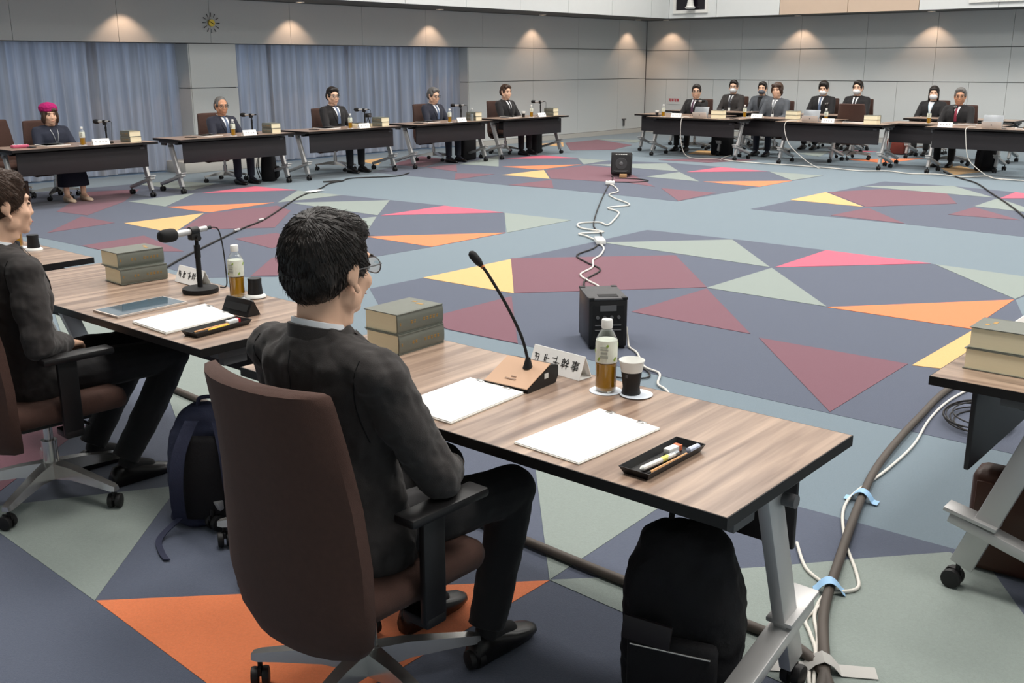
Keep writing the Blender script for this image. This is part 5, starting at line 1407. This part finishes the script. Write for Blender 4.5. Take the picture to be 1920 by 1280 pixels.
cable('black_cable', [(-3.80, 5.22, 0.05), (-4.3, 5.9), (-4.75, 6.43), (-4.93, 6.9), (-5.22, 7.1), (-5.5, 7.33), (-5.62, 7.78), (-6.0, 8.4), (-6.41, 8.83), (-7.1, 9.85), (-7.78, 10.91), (-8.4, 11.9), (-8.95, 12.80), (-9.1, 12.98)], 0.0075, CABB, 'thin black cable running beside the curly white cable')
cable('black_cable', [(-8.95, 12.85), (-8.6, 12.95), (-8.35, 12.85), (-8.42, 12.55), (-8.65, 12.4)], 0.0075, CABB, 'short black cable in front of the tilted loudspeaker')
e = empty('power_adaptor', (-5.73, 8.0, 0.004), 0.75, 'white power adaptor block on the carpet mid room', 'adaptor')
bm = B(); box(bm, (0, 0, 0.028), (0.09, 0.22, 0.05), bev=0.012); obj('adaptor_body', bm, WHITEP, e)
bm = B(); cyl(bm, (0, 0.12, 0.028), 0.012, 0.04, 10, 'Y'); obj('strain_relief', bm, WHITEP, e)
e = empty('power_strip', (-8.52, 12.12, 0.004), 0.6, 'small white power tap in front of the tilted loudspeaker', 'power tap')
bm = B(); box(bm, (0, 0, 0.03), (0.13, 0.11, 0.05), bev=0.01); obj('tap_body', bm, WHITEP, e)
bm = B(); box(bm, (0.03, -0.01, 0.057), (0.02, 0.006, 0.004)); box(bm, (-0.03, -0.01, 0.057), (0.02, 0.006, 0.004)); obj('socket_slots', bm, INK, e)
cable('black_cable', [(-6.4, 3.6), (-7.2, 4.1), (-7.89, 4.68), (-9.04, 6.17), (-9.53, 6.89), (-10.76, 8.31), (-11.32, 9.13), (-11.7, 9.6), (-11.85, 9.95), (-11.95, 9.7), (-11.8, 9.9), (-12.0, 10.3), (-11.7, 10.9), (-11.9, 11.4)], 0.009, CABB, 'long black microphone cable crossing the carpet at the left')
for (x_, y_, a_) in ((-9.04, 6.17, 0.95), (-9.45, 6.77, 0.95)):
    bm = B(); tube(bm, [(-0.045, 0, 0.016), (0.045, 0, 0.016)], 0.014, 10); tag(obj('cable_connector', bm, ALU, None, (x_, y_, 0.006), (0, 0, a_ + PI / 2 - 0.6)), 'silver connector on the long black cable, %s one' % ('nearer' if y_ < 6.5 else 'farther'), 'connector')
bm = B(); box(bm, (0, 0, 0.003), (0.11, 0.30, 0.004)); tag(obj('white_tape', bm, WHITE, None, (-11.1, 8.85, 0.02), (0, 0, 0.2)), 'white tape strip over the black cable before the third left table', 'tape')
cable('white_cable', [(-9.5, 17.4), (-9.3, 16.7), (-8.9, 16.42), (-8.2, 16.35), (-7.6, 16.36), (-7.0, 16.30), (-6.5, 16.18), (-6.15, 16.42), (-5.75, 16.25), (-5.4, 16.42), (-4.95, 16.28), (-4.7, 16.62), (-4.5, 16.35), (-4.0, 16.30), (-3.4, 16.3)], 0.010, CABW, 'long white cable on the carpet before the far row')
cable('white_cable', [(-9.95, 16.60, 0.73), (-9.98, 16.43, 0.735), (-10.0, 16.40, 0.6), (-9.98, 16.40, 0.3), (-9.9, 16.42, 0.08), (-9.75, 16.5, 0.012), (-9.4, 16.6, 0.012), (-9.2, 16.5)], 0.0065, CABW, 'white cable hanging down the corner front table')
cable('white_cable', [(-7.85, 16.6, 0.74), (-7.95, 16.43, 0.73), (-7.97, 16.40, 0.6), (-7.85, 16.38, 0.35), (-7.55, 16.36, 0.12), (-7.3, 16.30, 0.012), (-7.2, 16.2)], 0.0065, CABW, 'white cable hanging down the empty chair\'s front table')
cable('white_cable', [(-4.95, 16.6, 0.74), (-5.03, 16.43, 0.73), (-5.02, 16.40, 0.6), (-4.95, 16.38, 0.3), (-4.8, 16.36, 0.15), (-4.6, 16.36, 0.03), (-4.4, 16.3)], 0.0065, CABW, 'white cable hanging down the right end front table')
cable('black_cable', [(-5.45, 16.9), (-4.95, 16.1), (-4.54, 15.55), (-3.99, 14.4), (-3.52, 13.42), (-3.09, 12.45), (-2.6, 11.2), (-2.0, 9.6), (-1.7, 7.5), (-1.66, 5.6)], 0.010, CABB, 'black cable running along the right side of the carpet')
bm = B()
for k in range(7):
    a0 = 0.9 * k; rr = 0.13 + 0.012 * (k % 3)
    tube(bm, [Vector((0.02 * math.cos(a0) + rr * math.cos(t), 0.02 * math.sin(a0) + 1.5 * rr * math.sin(t), 0.008 + 0.008 * k + 0.004 * math.sin(2 * t + k))) for t in [2 * PI * j / 24 for j in range(25)]], 0.0035, 6)
tag(obj('cable_coil', bm, CABB, None, (-1.33, 5.02, 0.002), (0, 0, 0.2)), 'coil of thin black cable on the floor by the right table', 'cable')
for (x_, y_, a_, sx, sy, m_, lb) in ((-1.395, 3.765, 0.15, 0.13, 0.045, TAPEB, 'blue tape tab holding the white cable, farther one'), (-1.185, 2.985, 0.5, 0.10, 0.05, TAPEB, 'blue tape tab holding the white cable, nearer one'), (-1.01, 2.545, 0.55, 0.30, 0.06, TAPEG, 'grey tape strip over the cables at the bottom edge')):
    bm = B(); n = 12; rings = []
    for k in range(n + 1):
        u = -1 + 2 * k / n; z_ = 0.006 + 0.041 * max(0.0, 1 - (u * sx / 2 / 0.045) ** 2) if abs(u * sx / 2) < 0.045 else 0.006
        rings.append([Vector((u * sx / 2, -sy / 2, z_)), Vector((u * sx / 2, sy / 2, z_)), Vector((u * sx / 2, sy / 2, z_ + 0.0015)), Vector((u * sx / 2, -sy / 2, z_ + 0.0015))])
    loft(bm, rings); tag(obj('tape_strip', bm, m_, None, (x_, y_, 0.0), (0, 0, a_)), lb, 'tape')
bpy.data.scenes.remove(TMP)
